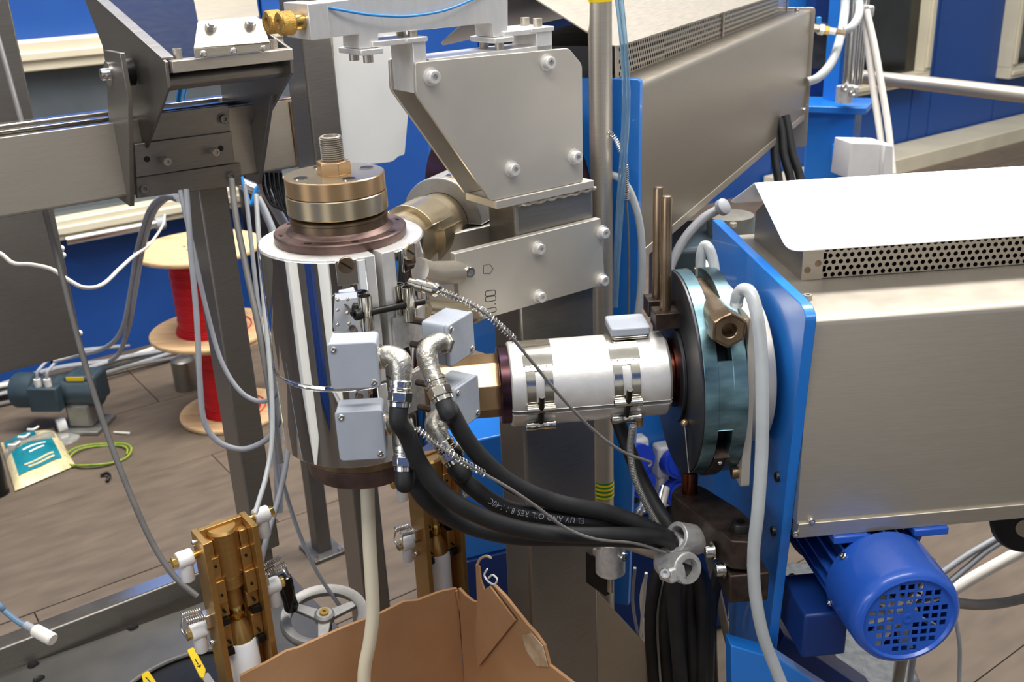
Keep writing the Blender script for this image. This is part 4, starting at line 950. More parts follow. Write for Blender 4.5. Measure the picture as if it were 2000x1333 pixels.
# ------------------------------------------------------------------ brass calibrator blocks
def calibrator(label):
    c = at(437, 1030, 1.47)            # top, middle of the channel
    r = thing('calibrator_block', label, 'brass block', c - ZU * .42, 'brass calibrator blocks')
    S = .77
    def Q(u, v, z): return c + mX * u + mY * v + ZU * z * S
    Wd, Dp, H = .082, .042, .42 / .77
    w = r
    MB().box(Q(0, Dp / 2 - .004, -H / 2 - .001), (Wd - .018, .008, H * S), mX, mY).build('back_plate', 'brass', r, .0006)
    for q in (-1, 1):
        MB().box(Q(q * (Wd / 2 - .0045), -.002, -H / 2), (.009, Dp + .008, H * S), mX, mY).build('side_wall', 'brass', r, .0006)
        for zz in (-.022, -.25): bolt(r, Q(q * Wd / 2, .010, zz + .004), mX * q, .0042)
    # inner half shells
    def halfcyl(r0, z0, z1, u=0, name='core', m_='brass', r1=None):
        h = (z0 - z1) * S; r1 = r0 if r1 is None else r1
        return MB().lathe([(0, 0), (r1, 0), (r0, h - .004), (r0 - .003, h), (0, h)], Q(u, .012, z1), ZU, 28).build(name, m_, w)
    halfcyl(.023, -.006, -.105)
    halfcyl(.0205, -.105, -.133)
    MB().torus(Q(0, .012, -.106), ZU, .0215, .0009, 28, 6).build('joint_ring', 'brass_bright', w)
    halfcyl(.0135, -.133, -.18); MB().torus(Q(0, .012, -.134), ZU, .0150, .0018, 28, 8).build('joint_ring', 'brass_bright', w)
    MB().sphere(Q(0, .010, -.195), .0135, 20, 1.35).build('bulb', 'brass_bright', w)
    MB().lathe([(.008, 0), (.016, -.015), (.024, -.038), (.024, -.048)], Q(0, .012, -.208), ZU, 28).build('cone', 'brass', w)
    for q in (-1, 1):
        for z0, z1, v, wd_ in ((-.018, -.098, .004, .012), (-.052, -.100, .0, .016), (-.1, -.150, -.006, .017), (-.152, -.185, .0, .018), (-.205, -.255, .0, .016)):
            MB().box(Q(q * (Wd / 2 - .009 - wd_ / 2), v + .004, (z0 + z1) / 2), (wd_, .022, (z0 - z1) * S), mX, mY).build('insert_block', 'brass', w, .0012)
        for zz in (-.07, -.13, -.168, -.24): MB().cyl(Q(q * (Wd / 2 - .018), -.0085 if zz > -.1 else -.0145, zz), Q(q * (Wd / 2 - .018), .004, zz), .0022, n=10).build('pin_hole', 'black', w)
        for zz in (-.192, -.262): MB().box(Q(q * (Wd / 2 - .016), -.004, zz), (.013, .02, .010), mX, mY).build('notch', 'black', w)
    MB().lathe([(0, -.42), (.0235, -.42), (.0235, -.202), (.0215, -.199), (0, -.199)], Q(0, .008, 0), ZU, 28).build('liner', 'ptfe', w)
    MB().box(Q(-.022, .012, -.40), (.024, .026, .20), mX, mY).build('liner_block', 'ptfe', w, .002)
    for q, zz in ((-1, -.042), (1, -.010), (-1, -.205), (1, -.172)):
        p = Q(q * Wd / 2, .008, zz)
        MB().cyl(p, p + mX * q * .010, .006).build('nipple', 'brass_bright', r)
        e = p + mX * q * .008
        ft = MB().lathe([(0, 0), (.0115, 0), (.0125, .002), (.0125, .020), (.0115, .022), (0, .022)], e, mX * q, 22).build('push_fitting', 'white_plastic', r)
        MB().lathe([(0, .006), (.010, .006), (.010, -.026), (.009, -.028), (0, -.028)], e + mX * q * .011 - ZU * .008, ZU, 20).build('fitting_leg', 'white_plastic', ft)
        MB().hexa(e + mX * q * .022, e + mX * q * .030, .0085).build('hex_plug', 'brass_bright', ft, .0005)
    for q, zz in ((-1, -.165), (1, -.125)):
        p = Q(q * (Wd / 2 + .004), .0, zz)
        MB().box(p - ZU * .012, (.012, .018, .022), mX, mY).build('catch_plate', 'steel_bright', r, .001)
        for dv in (-.010, .010):
            a_ = p + mY * dv + mX * q * .006; b_ = a_ + mX * q * .028 + ZU * .004
            MB().helix([a_, (a_ + b_) / 2, b_], .0042, .0011, .0031, 6, 10).build('spring', 'steel_bright', r)
        a_ = p + mX * q * .033
        MB().tube([a_ - mY * .012, a_ - mY * .012 + mX * q * .004 - ZU * .02, a_ + mY * .012 + mX * q * .004 - ZU * .02, a_ + mY * .012], .0012, 6, 4).build('latch_wire', 'steel_bright', r)
    return r
cal = calibrator('brass calibrator channel in front with white fittings and spring catches')
def copy_tree(o, parent=None):
    c = o.copy(); COL.objects.link(c); ORG[c.name] = ORG[o.name]; c.parent = parent
    for ch_ in list(o.children): copy_tree(ch_, c)
    return c
kids = list(cal.children)
cal2 = copy_tree(cal)
# same block farther back: liner top seen at (862,1078)
ptop = V(cal.location[0], cal.location[1], cal.location[2]) + ZU * (.42 - .199)
tgt = at(858, 1080, 1.86)
cal2.location = tuple(V(*cal2.location) + (tgt - ptop)); ORG[cal2.name] = V(*cal2.location); MB().box(V(*cal2.location) * V(1, 1, .5) + ZU * .001, (.05, .03, cal2.location[2] - .002), mX, mY).build('mounting_bar', 'steel_dark', cal2, .002); cal2['label'] = 'brass calibrator channel farther back, partly hidden under the black hoses'
# ------------------------------------------------------------------ cardboard box
cbx = thing('cardboard_box', 'open brown cardboard box with a torn corner under the hanging tube', 'box', at(800, 1400, 1.62) - ZU * .2)
K = at(893, 1150, 1.71)
def hK(x, y): return hit(x, y, K, mY)
def hK2(x, y): return hit(x, y, K, mX)
far = [hK(x, y) for x, y in ((893, 1150), (860, 1157), (815, 1174), (790, 1176), (742, 1200), (700, 1216), (660, 1232), (620, 1250), (585, 1266), (560, 1273), (520, 1296), (488, 1312), (470, 1322))]
low = ZU * .34
far += [V(far[-1][0], far[-1][1], K[2] - .34), V(K[0], K[1], K[2] - .34)]
MB().prism(far, mY * .005).build('rear_panel', 'cardboard', cbx)
rt2 = [hK2(x, y) for x, y in ((895, 1150), (907, 1163), (922, 1175), (935, 1178), (940, 1190), (952, 1160), (962, 1142), (985, 1165), (1003, 1188), (1030, 1222), (1047, 1240), (1062, 1262), (1072, 1300), (1130, 1345), (1180, 1420))]
zlo = K[2] - .34
rt2 += [V(rt2[-1][0], rt2[-1][1], zlo), V(K[0], K[1], zlo)]
MB().prism(rt2, mX * .005).build('side_panel', 'cardboard', cbx)
flp = [hK2(x, y) - mX * .006 for x, y in ((935, 1100), (942, 1106), (944, 1130), (951, 1150), (962, 1143), (1012, 1210), (940, 1300), (931, 1240), (938, 1190))]
MB().prism(flp, mX * .003).build('torn_flap', 'cardboard', cbx)
MB().tube([hK2(x, y) - mX * .006 for x, y in ((938, 1102), (944, 1090), (955, 1084), (965, 1087))], .0022, 6).build('torn_curl', 'card_torn', cbx)
MB().tube([hK2(x, y) - mX * .004 for x, y in ((956, 1110), (950, 1122), (958, 1135), (970, 1140), (975, 1130), (966, 1122), (958, 1128))], .0016, 6).build('torn_curl', 'paper_white', cbx)
tt = [hK2(x, y) - mX * .001 for x, y in ((1040, 1236), (1062, 1262), (1072, 1302), (1050, 1300), (1030, 1270), (1022, 1240))]
MB().prism(tt, -mX * .0015).build('torn_liner', 'card_torn', cbx)
uLn = float((far[12] - K) @ mX)
MB().box(K + mX * uLn / 2 - mY * .16 - ZU * .338, (abs(uLn), .33, .004), mX, mY).build('bottom_panel', 'cardboard', cbx)
MB().box(K + mX * uLn / 2 - mY * .33 - ZU * .26, (abs(uLn), .005, .16), mX, mY).build('near_panel', 'cardboard', cbx)
MB().box(K + mX * uLn - mY * .16 - ZU * .22, (.005, .33, .24), mX, mY).build('side_panel', 'cardboard', cbx)
MB().tube([hK(x, y) - mY * .002 - mX * .003 for x, y in ((893, 1152), (905, 1210), (918, 1280), (930, 1345))], .0025, 8).build('corner_crease', 'cardboard', cbx)

# ------------------------------------------------------------------ black heater hoses
def wrap_text(s, P, R, size, start, name, parent, material, phi):
    """printed lettering lying on a hose along the path P"""
    cu = bpy.data.curves.new('t', 'FONT'); cu.body = s; cu.size = size; cu.align_y = 'CENTER'; cu.space_character = 1.15
    to = bpy.data.objects.new('t', cu); COL.objects.link(to); dg = bpy.context.evaluated_depsgraph_get(); me = bpy.data.meshes.new_from_object(to.evaluated_get(dg)); bpy.data.objects.remove(to)
    C_ = crom(P, 10); L = [0]
    for i in range(1, len(C_)): L.append(L[-1] + np.linalg.norm(C_[i] - C_[i-1]))
    og = ORG[parent.name]
    for v in me.vertices:
        d = start - v.co.x; j = int(min(max(np.searchsorted(L, d), 1), len(C_) - 1)); k = (d - L[j-1]) / max(L[j] - L[j-1], 1e-9)
        c = C_[j-1] * (1 - k) + C_[j] * k; t = nrm(C_[j] - C_[j-1]); n0 = nrm(-FW - t * np.dot(-FW, t)); b0 = np.cross(n0, t)
        a = phi - v.co.y / R; q = c + (n0 * math.cos(a) + b0 * math.sin(a)) * (R + .0003) - og; v.co = tuple(q)
    me.materials.clear(); me.materials.append(MATS[material]); o = bpy.data.objects.new(name, me); COL.objects.link(o); o.parent = parent
hp = [
 ('thick black rubber hose from the upper left grey junction box, lowest curve', [(795, 850, 1.215), (825, 915, 1.235), (885, 980, 1.26), (985, 1026, 1.30), (1090, 1044, 1.345), (1240, 1046, 1.40), (1300, 1052, 1.43), (1325, 1085, 1.46), (1318, 1150, 1.50), (1322, 1240, 1.56), (1335, 1380, 1.64)]),
 ('thick black rubber hose from the lower left grey junction box, innermost curve', [(800, 930, 1.255), (835, 980, 1.27), (900, 1022, 1.295), (1000, 1048, 1.32), (1130, 1052, 1.365), (1250, 1056, 1.42), (1308, 1070, 1.45), (1345, 1110, 1.49), (1345, 1180, 1.53), (1350, 1260, 1.58), (1352, 1380, 1.66)]),
 ('thick black rubber hose from the right grey junction box, topmost curve', [(878, 800, 1.243), (905, 850, 1.255), (945, 900, 1.275), (1005, 948, 1.305), (1085, 981, 1.345), (1190, 1003, 1.385), (1275, 1035, 1.42), (1330, 1070, 1.47), (1362, 1120, 1.51), (1372, 1200, 1.56), (1368, 1380, 1.66)]),
 ('thick black rubber hose with pale printed lettering among the heater hoses', [(890, 918, 1.278), (925, 954, 1.285), (985, 992, 1.305), (1070, 1010, 1.335), (1180, 1022, 1.38), (1270, 1042, 1.42), (1330, 1080, 1.48), (1378, 1150, 1.53), (1382, 1250, 1.59), (1380, 1380, 1.67)]),
]
jorder = [0, 1, 2, 3]
HR = .0112
for k, (lb, pp) in enumerate(hp):
    q, v = J[k]; P = [q - v * .004, q + v * .02] + [at(x, y, d + (-.008, .030, .0, .018)[k] * (1 if 1 < i < len(pp) - 2 else .4)) for i, (x, y, d) in enumerate(pp)]
    r = thing('rubber_hose', lb, 'hose', q, 'black heater hoses')
    MB().tube(P, HR, 16, 8).build('jacket', 'rubber', r)
    if k == 3: wrap_text('EL UV AND OIL RES 8.1 /-40C', P, HR, .0105, .255, 'print', r, 'cable_grey', .15)
hose('black_cable', 'thick black cable dropping behind the silver barrel to the pipe clamp', 'cable', [(1200, 800, 1.6), (1222, 862, 1.6), (1250, 930, 1.58), (1288, 1000, 1.56), (1322, 1050, 1.53), (1352, 1100, 1.54), (1360, 1180, 1.58)], .0115, 'rubber')
for k, (x0, x1) in enumerate(((1270, 1282), (1298, 1308), (1318, 1322), (1388, 1396))):
    hose('black_cable', ('leftmost', 'second from left', 'third from left', 'rightmost')[k] + ' thin black cable in the bundle below the pipe clamp', 'cable', [(x0 + 25, 1090, 1.62), (x0 + 8, 1150, 1.64), (x0, 1230, 1.68), (x1, 1400, 1.76)], .010, 'rubber', 'black cables hanging below the clamp')
# thermocouple leads
tl = thing('thermocouple', 'upper spring sheathed thermocouple lead crossing over the barrel heater', 'cable', oncyl(812, 556, T, RH))
pa, pb3 = at(816, 556, 1.262), at(862, 569, 1.243); dv_ = nrm(pb3 - pa)
MB().lathe([(0, -.012), (.006, -.012), (.006, 0), (.0085, .001), (.0085, .012), (.0075, .0125), (.0075, .018), (.009, .0185), (.009, .029), (.0055, .033), (0, .033)], pa, dv_, 22).build('bayonet_cap', 'nickel', tl)
sp1 = [at(*p) for p in ((860, 568, 1.243), (905, 587, 1.235), (950, 614, 1.235), (985, 645, 1.24), (1004, 664, 1.245))]
MB().helix(sp1, .0044, .0007, .0046, 5, 10).build('spring', 'steel_bright', tl)
MB().tube(sp1, .0019, 8).build('sheath', 'cable_dark', tl)
MB().tube([sp1[-1]] + [at(*p) for p in ((1048, 718, 1.27), (1098, 778, 1.30), (1160, 842, 1.34), (1215, 882, 1.37), (1262, 900, 1.39), (1272, 904, 1.395), (1268, 912, 1.395))], .0021, 8).build('braid', 'cable_dark', tl)
tl = thing('thermocouple', 'lower spring sheathed thermocouple lead running below the black hoses', 'cable', oncyl(812, 836, T, RH))
sp1 = [at(*p) for p in ((812, 836, 1.20), (850, 868, 1.205), (895, 897, 1.21), (945, 926, 1.225))]
MB().helix(sp1, .0044, .0007, .0046, 5, 10).build('spring', 'steel_bright', tl)
MB().tube(sp1, .0019, 8).build('sheath', 'cable_dark', tl)
MB().tube([sp1[-1]] + [at(*p) for p in ((1000, 958, 1.25), (1050, 992, 1.28), (1105, 1032, 1.315), (1165, 1054, 1.34), (1240, 1062, 1.38), (1300, 1080, 1.41))], .0021, 8).build('braid', 'cable_dark', tl)
cd_ = thing('armoured_conduit', 'thin ribbed metal conduit hanging from the barrel heater', 'conduit', at(1235, 834, 1.42))
cp_ = [at(*p) for p in ((1236, 832, 1.41), (1231, 880, 1.44), (1240, 935, 1.46), (1262, 985, 1.48), (1290, 1035, 1.50), (1310, 1062, 1.50))]
MB().tube(cp_, .004, 10).build('core', 'grey_metal', cd_)
MB().helix(cp_, .0042, .0010, .0026, 5, 9).build('ribs', 'grey_metal', cd_)

# ------------------------------------------------------------------ pipe clamp
pcl = thing('pipe_clamp', 'grey cast tee clamp on a short pipe holding the black hoses', 'clamp', at(1325, 1090, 1.44))
c = at(1332, 1092, 1.44); q2 = hit(1215, 1050, V(pc[0], pc[1], 0) , FW * V(1, 1, 0)); q2 = at(1195, 1048, 1.60)
dp = nrm(c - q2)
MB().cyl(q2, c + dp * .0, .013, n=24).build('pipe', 'steel', pcl)
e = at(1346, 1112, 1.41)
MB().lathe([(.0145, 0), (.021, 0), (.021, -.004), (.0225, -.005), (.0225, -.05), (.021, -.055), (.0145, -.055)], e, dp, 30, closed=True).build('sleeve', 'alu_cast', pcl)
MB().cyl(e - dp * .012, e - dp * .04, .0146, n=24).build('bore', 'black', pcl)
e2 = at(1342, 1052, 1.44); d2_ = nrm(np.cross(dp, ZU))
MB().lathe([(.0145, -.022), (.021, -.022), (.021, .022), (.0145, .022)], e2, nrm(d2_ + ZU * .5), 30, closed=True).build('sleeve', 'alu_cast', pcl, .001)
MB().tube([e2, (e + e2) / 2 - dp * .02, e - dp * .025], .019, 16, 5).build('casting', 'alu_cast', pcl)
ea = at(1300, 1118, 1.40)
MB().box(at(1312, 1118, 1.418), (.03, .028, .022), dp, nrm(np.cross(ZU, dp)), nrm(np.cross(dp, np.cross(ZU, dp)))).build('ear', 'alu_cast', pcl, .004)
bolt(pcl, at(1299, 1121, 1.402), nrm(EYE - ea), .0075, 'steel_bright')
bkt = thing('pole_bracket', 'small steel clamp bracket fixed on the right face of the post', 'bracket', at(1180, 1150, 1.66))
bc = at(1178, 1115, 1.66)
MB().box(bc, (.008, .045, .065), mX, mY).build('plate', 'steel', bkt, .002)
MB().box(at(1168, 1120, 1.67), (.012, .05, .06), mX, mY).build('pad', 'steel_black', bkt, .002)
zc_ = at(1192, 1085, 1.64)
MB().cyl(zc_ - ZU * .03, zc_ + ZU * .03, .024, n=28).build('collar', 'alu_cast', bkt)
for x, y in ((1168, 1062), (1214, 1086)): bolt(bkt, at(x, y, 1.62), nrm(-mY), .0075, 'steel_bright')

# ------------------------------------------------------------------ support arm under the clamp ring
sa = thing('swivel_bracket', 'brown oxidised steel arm carrying the clamp ring on a short pin', 'arm bracket', A(.50, -.02, -.26))
pz = inA(hit(1350, 960, A(.475, .0, 0), aX))[2]
px_ = A(.478, .0, 0)
az_ = A0[2] - .178
pin = atz(1347, 962, az_)
MB().cyl(V(pin[0], pin[1], az_ - .02), V(pin[0], pin[1], A0[2] - RC + .004), .0115).build('pin', 'tint_copper', sa)
top_ = [atz(x, y, az_) for x, y in ((1310, 965), (1322, 950), (1345, 943), (1372, 950), (1440, 992), (1478, 1025), (1490, 1045), (1470, 1060), (1430, 1058), (1405, 1040))]
MB().prism(rpoly(top_, .006), -ZU * .045).build('arm', 'oxide', sa, .002)
ap = atz(1446, 1040, az_)
MB().lathe([(0, 0), (.014, 0), (.014, .003), (0, .003)], ap, ZU, 24).build('washer', 'oxide', sa); bolt(sa, ap + ZU * .003, ZU, .0125, 'steel_black')
MB().cyl(ap - ZU * .045, ap - ZU * .028 + ZU * .0, .021, n=28).build('boss', 'oxide', sa)
bb = ap - ZU * .075
MB().box(bb + aX * .008, (.055, .05, .045), aX, aY).build('block', 'oxide', sa, .002)
for x, y in ((1414, 1112), (1393, 1076)): bolt(sa, at(x, y, depth(bb) - .01), -aX, .0095, 'steel_bright', True)

# ------------------------------------------------------------------ hoses and leads on the right
hose('water_hose', 'milky braided hose looping down in front of the near blue plate', 'hose', [(1438, 596, 1.27), (1441, 578, 1.26), (1452, 566, 1.25), (1467, 575, 1.24), (1479, 620, 1.235), (1487, 700, 1.24), (1489, 800, 1.25), (1487, 900, 1.265), (1480, 1000, 1.28), (1472, 1080, 1.30), (1475, 1160, 1.32), (1490, 1240, 1.34), (1512, 1300, 1.36), (1540, 1370, 1.38)], .0082, 'hose_clear', n=16)
hose('water_hose', 'milky hose loop standing behind the top of the clamp ring', 'hose', [(1368, 540, 1.47), (1369, 500, 1.46), (1376, 480, 1.455), (1386, 488, 1.45), (1394, 515, 1.45), (1397, 545, 1.45)], .0075, 'hose_clear')
hose('cream_strand', 'cream plastic tube hanging from the crosshead into the cardboard box', 'tube', [(717, 930, 1.475), (719, 1000, 1.485), (722, 1070, 1.50), (726, 1140, 1.515), (728, 1200, 1.53), (722, 1255, 1.545), (713, 1300, 1.56), (711, 1340, 1.575), (716, 1400, 1.60)], .0102, 'cream_tube', n=18)
PBp = B(sB - .05, 0, 0)
def onB(x, y, off=.0): return hit(x, y, PBp - bX * off, bX)
tag(MB().tube([onB(x, y) for x, y in ((1190, 340), (1212, 350), (1232, 378), (1248, 430), (1254, 490), (1252, 560), (1245, 620), (1240, 680))], .0065, 12).build('air_hose', 'hose_clear', None), 'white hose curving down across the far blue plate', 'hose')
for k, pp in enumerate((((1203, -20), (1214, 80), (1219, 180), (1216, 280), (1209, 380), (1204, 470), (1200, 600)), ((1212, -20), (1222, 90), (1227, 200), (1222, 300), (1216, 380), (1208, 500), (1203, 600)))):
    tag(MB().tube([onB(x, y, .06) for x, y in pp], .0035, 10).build('clear_tube', 'hose_blue', None), ('left' if k == 0 else 'right') + ' of two thin clear tubes running down beside the round pole', 'tube', 'clear tubes by the pole')
sl = thing('spring_lead', 'dark braided lead with spring sleeve hanging before the far blue plate', 'cable', onB(1224, 330, .02))
MB().helix([onB(x, y, .02) for x, y in ((1222, 318), (1223, 350), (1224, 392))], .0042, .0008, .0036, 5, 9).build('spring', 'steel_bright', sl)
MB().tube([onB(x, y, .02) for x, y in ((1223, 320), (1224, 392), (1227, 450), (1229, 520), (1228, 640))], .0018, 6).build('braid', 'cable_dark', sl)
sl = thing('spring_lead', 'short spring sleeve peeking out right of the round pole', 'cable', onB(1200, 265, .02))
MB().helix([onB(x, y, .02) for x, y in ((1190, 258), (1202, 272), (1213, 298))], .0042, .0008, .0036, 5, 9).build('spring', 'steel_bright', sl)

# ------------------------------------------------------------------ far end fittings
def far(x, y, d=3.2): return at(x, y, d)
for k, (x, xb, yb, rr) in enumerate(((1660, 1652, 195, .017), (1674, 1668, 172, .010), (1684, 1678, 165, .010))):
    p = far(xb, yb, 3.25 + .03 * k)
    rd = thing('guide_rod', ('thick', 'middle', 'thin right')[k] + ' bright vertical rod by the blue stand at the far extruder end', 'rod', p, 'rods at the far stand')
    MB().lathe([(0, 0), (rr, 0), (rr, .75), (0, .75)], p, ZU, 20).build('rod', 'steel_bright', rd)
for k, (x, y) in enumerate(((1685, 22), (1655, 178))):
    kc = thing('rod_clamp', ('upper', 'lower')[k] + ' cast clamp on the bright rods of the far stand', 'clamp', far(x, y, 3.2))
    MB().box(far(x, y, 3.22), (.06, .05, .035), V(1, 0, 0), V(0, 1, 0)).build('body', 'alu_cast', kc, .006)
    MB().cyl(far(x - 6, y + 6, 3.2) - ZU * .025, far(x - 6, y + 6, 3.2) + ZU * .025, .026).build('collar', 'alu_cast', kc)
    for q in (-1, 1): bolt(kc, far(x + 8 * q, y + 5 * q, 3.17), V(.3, -1, .2), .011, 'steel_bright')
hose('water_hose', 'clear hose curving from the rear plate up to the far stand', 'hose', [(1578, 160, 3.0), (1600, 150, 3.0), (1625, 120, 3.02), (1642, 70, 3.05), (1650, 20, 3.1), (1652, -30, 3.1)], .0135, 'hose_clear')
hose('water_hose', 'clear hose hooked round the upper rod clamp of the far stand', 'hose', [(1648, 60, 3.05), (1664, 52, 3.05), (1677, 30, 3.08), (1678, 5, 3.1), (1668, -20, 3.1)], .0125, 'hose_clear')
hose('white_hose', 'left of the two long white hoses dropping to the white switch box', 'hose', [(1688, 25, 3.12), (1694, 80, 3.12), (1704, 160, 3.12), (1716, 240, 3.12), (1722, 285, 3.12)], .0105, 'cable_white', 'white hoses over the switch box')
hose('white_hose', 'right of the two long white hoses dropping past the white switch box', 'hose', [(1692, 20, 3.1), (1708, 90, 3.1), (1722, 170, 3.1), (1735, 250, 3.1), (1744, 340, 3.1)], .0105, 'cable_white', 'white hoses over the switch box')
vf = thing('valve_fitting', 'small valve with brass nipple at the rear plate of the far extruder', 'valve', far(1600, 60, 3.0))
va, vb = far(1586, 54, 3.0), far(1650, 64, 3.0); du = nrm(vb - va)
for o0, o1_, rr, mt in ((0, .02, .012, 'steel'), (.02, .035, .018, 'steel_bright'), (.035, .05, .014, 'brass_bright'), (.05, .07, .011, 'steel_bright'), (.07, .098, .009, 'bronze')):
    MB().hexa(va + du * o0, va + du * o1_, rr).build('fitting', mt, vf)
MB().box(far(1599, 40, 3.0), (.012, .012, .02)).build('lever', 'tube_blue', vf, .002)
sw = thing('switch_box', 'white plastic switch box on the side of the far blue stand', 'box', far(1700, 345, 3.05))
nX, nY = fr(12)
MB().prism(rpoly([hit(x, y, far(1690, 320, 3.02), nY) for x, y in ((1664, 279), (1738, 281), (1736, 350), (1655, 350))], .004), nY * .10).build('body', 'white_plastic', sw, .004)
MB().prism([hit(x, y, far(1690, 320, 3.0), nY) for x, y in ((1727, 282), (1746, 284), (1744, 350), (1722, 350))], nY * .12).build('lid', 'white_plastic', sw, .004)
_p = far(1670, 330, 3.08); _q = V(cc[0], cc[1], _p[2]); MB().box((_p + _q) / 2, (float(np.linalg.norm(_q - _p)), .04, .05), nrm(_q - _p), np.cross(ZU, nrm(_q - _p))).build('mounting_arm', 'paint_blue', sw, .002)
tag(MB().tube([at(1660, 148, 3.6), at(1780, 160, 3.45), at(1900, 174, 3.3), at(2500, 245, 2.7)], .024, 18, smooth=False).build('hand_rail', 'steel', None), 'horizontal steel handrail pipe crossing before the blue wall', 'railing')
for k, pp in enumerate((((1512, 270), (1514, 310), (1520, 350)), ((1528, 262), (1532, 305), (1544, 350)), ((1540, 256), (1548, 300), (1562, 345)))):
    hose('corrugated_hose', ('left', 'middle', 'right')[k] + ' of three dark ribbed hoses below the far steel cover', 'hose', [(pp[0][0] - 6, pp[0][1] - 30, 2.75)] + [(x, y, 2.75) for x, y in pp] + [(pp[2][0] + 8, pp[2][1] + 60, 2.76), (pp[2][0] + 10, 520, 2.9), (pp[2][0], 700, 3.1)], .012, 'rubber', 'ribbed hoses under the far cover')
hose('grey_hose', 'grey hose sloping behind the rear edge of the near blue plate', 'hose', [(1405, 408, 1.95), (1370, 430, 1.95), (1335, 470, 1.95), (1310, 520, 1.95), (1302, 560, 1.95)], .009, 'cable_grey')
sk = thing('star_knob', 'grey star knob above the corner of the near blue plate', 'knob', at(1404, 410, 1.93))
kc_ = at(1404, 409, 1.93); kn = nrm(V(.5, -.6, .5))
MB().lathe([(0, 0), (.010, 0), (.016, .006), (.016, .016), (.010, .02), (0, .02)], kc_, kn, 12).build('knob', 'cable_grey', sk)

# ------------------------------------------------------------------ blue base behind, sockets
ub_ = thing('blue_cabinet', 'bright blue steel base cabinet behind the post and hoses', 'cabinet', at(1170, 1300, 2.5))
nX2, nY2 = fr(20)
fp = at(1170, 1000, 2.45)
cp2 = [hit(x, y, fp, nY2) for x, y in ((890, 830), (1432, 790), (1424, 1228), (890, 1150))]
ztop_c = (cp2[0][2] + cp2[1][2]) / 2; zbot_c = .2
o_ = fp; ua_ = float((cp2[0] - fp) @ nX2); uz_ = float((cp2[1] - fp) @ nX2)
def Cb(u, v, z): return V(fp[0], fp[1], 0) + nX2 * u + nY2 * v + ZU * z
zl = hit(945, 1085, fp, nY2)[2]
MB().box(Cb((ua_ + uz_) / 2, .2, (ztop_c + zl) / 2), (uz_ - ua_, .4, ztop_c - zl), nX2, nY2).build('body', 'paint_blue', ub_, .004)
MB().box(Cb((ua_ + uz_) / 2, .2, zl / 2 + .004), (uz_ - ua_ + .02, .42, zl - .008), nX2, nY2).build('plinth', 'paint_navy', ub_, .004)
for k, (x, y) in enumerate(((1226, 880), (1298, 888), (1228, 925), (1300, 945))):
    p = hit(x, y, fp, nY2); so = thing('wall_socket', ('upper left', 'upper right', 'lower left', 'lower right')[k] + ' white socket with blue round lid on the blue cabinet', 'socket', p, 'blue sockets on the cabinet')
    MB().box(p - nY2 * .02, (.075, .04, .085), nX2, nY2).build('housing', 'white_plastic', so, .008)
    d_ = nrm(-nY2 + ZU * .25); MB().cyl(p - nY2 * .035, p - nY2 * .035 + d_ * .035, .036, n=24).build('lid', 'socket_blue', so)
    MB().cyl(p - nY2 * .035 + d_ * .034, p - nY2 * .035 + d_ * .04, .028, n=24).build('lid_cap', 'socket_blue', so)
    MB().cyl(p - nY2 * .03 - ZU * .06, p - nY2 * .03 - ZU * .04, .012).build('cable_gland', 'black', so)
for k, (x, y) in enumerate(((1245, 1005), (1277, 1010))):
    p = at(x, y, 2.3); pf = thing('pipe_stub', ('left', 'right')[k] + ' chrome pipe stub below the blue sockets', 'pipe', p, 'chrome stubs'); MB().tube([p + V(.03, .04, .05), p + V(.012, 0, .02), p, p - ZU * .03], .012, 14, 5).build('stub', 'steel_bright', pf)
for k, (pts_, rr) in enumerate((([(1262, 1120, 1.9), (1255, 1200, 1.95), (1250, 1260, 2.0), (1258, 1240, 2.0), (1252, 1170, 1.95), (1262, 1125, 1.92)], .003), ([(1240, 1110, 1.9), (1236, 1180, 1.95), (1250, 1260, 2.0)], .003), ([(1285, 1110, 1.9), (1290, 1170, 1.95), (1282, 1260, 2.0), (1280, 1360, 2.05)], .008))):
    hose('tangled_lead', ('white looped', 'grey straight', 'dark thick')[k] + ' lead hanging right of the steel post', 'cable', pts_, rr, ('cable_white', 'cable_grey', 'cable_dark')[k])

# ------------------------------------------------------------------ spools of red wire
def spool(ax, z0, h, rf, rw, label, dirt=0):
    r = thing('wire_spool', label, 'spool', V(ax[0], ax[1], z0), 'wooden spools of red wire')
    o = V(ax[0], ax[1], z0)
    for zz in (0, h - .016):
        f_ = MB().lathe([(.03, 0), (rf - .002, 0), (rf, .003), (rf, .013), (rf - .002, .016), (.03, .016), (.03, 0)], o + ZU * zz, ZU, 48).build('flange', 'plywood', r)
    for k in range(6):
        a = k * 60; p = o + ZU * (h + .0004) + V(math.cos(math.radians(a)), math.sin(math.radians(a)), 0) * .055; MB().cyl(p - ZU * .001, p, .006, n=10).build('nail_hole', 'black', r)
    pr = []; n = int((h - .034) / .0075)
    for k in range(n):
        z_ = .017 + k * .0075; rr = rw + .0015 * math.sin(k * 1.3) + (.012 if k < 3 else 0) * (3 - k) / 3
        pr += [(rr, z_), (rr + .0016, z_ + .002), (rr + .0016, z_ + .0055), (rr, z_ + .0072)]
    MB().lathe([(.03, .016)] + pr + [(.03, h - .016)], o, ZU, 40).build('wire_winding', 'red_wire', r)
    MB().tube([o + ZU * .018 + V(math.cos(a) * (rw + .03 + .006 * a), math.sin(a) * (rw + .03 + .006 * a), 0) for a in [k * .3 - 2.8 for k in range(14)]], .0025, 6).build('loose_turn', 'red_wire', r)
    return r
bs_ = atz(455, 806, 0); ax_ = V(bs_[0], bs_[1], 0)
zm = hit(428, 643, ax_, V(0, 1, 0))[2]; zt3 = hit(402, 480, ax_, V(0, 1, 0))[2]
spool(ax_, .001, zm - .012, .205, .10, 'lower wooden spool of red wire standing on the floor')
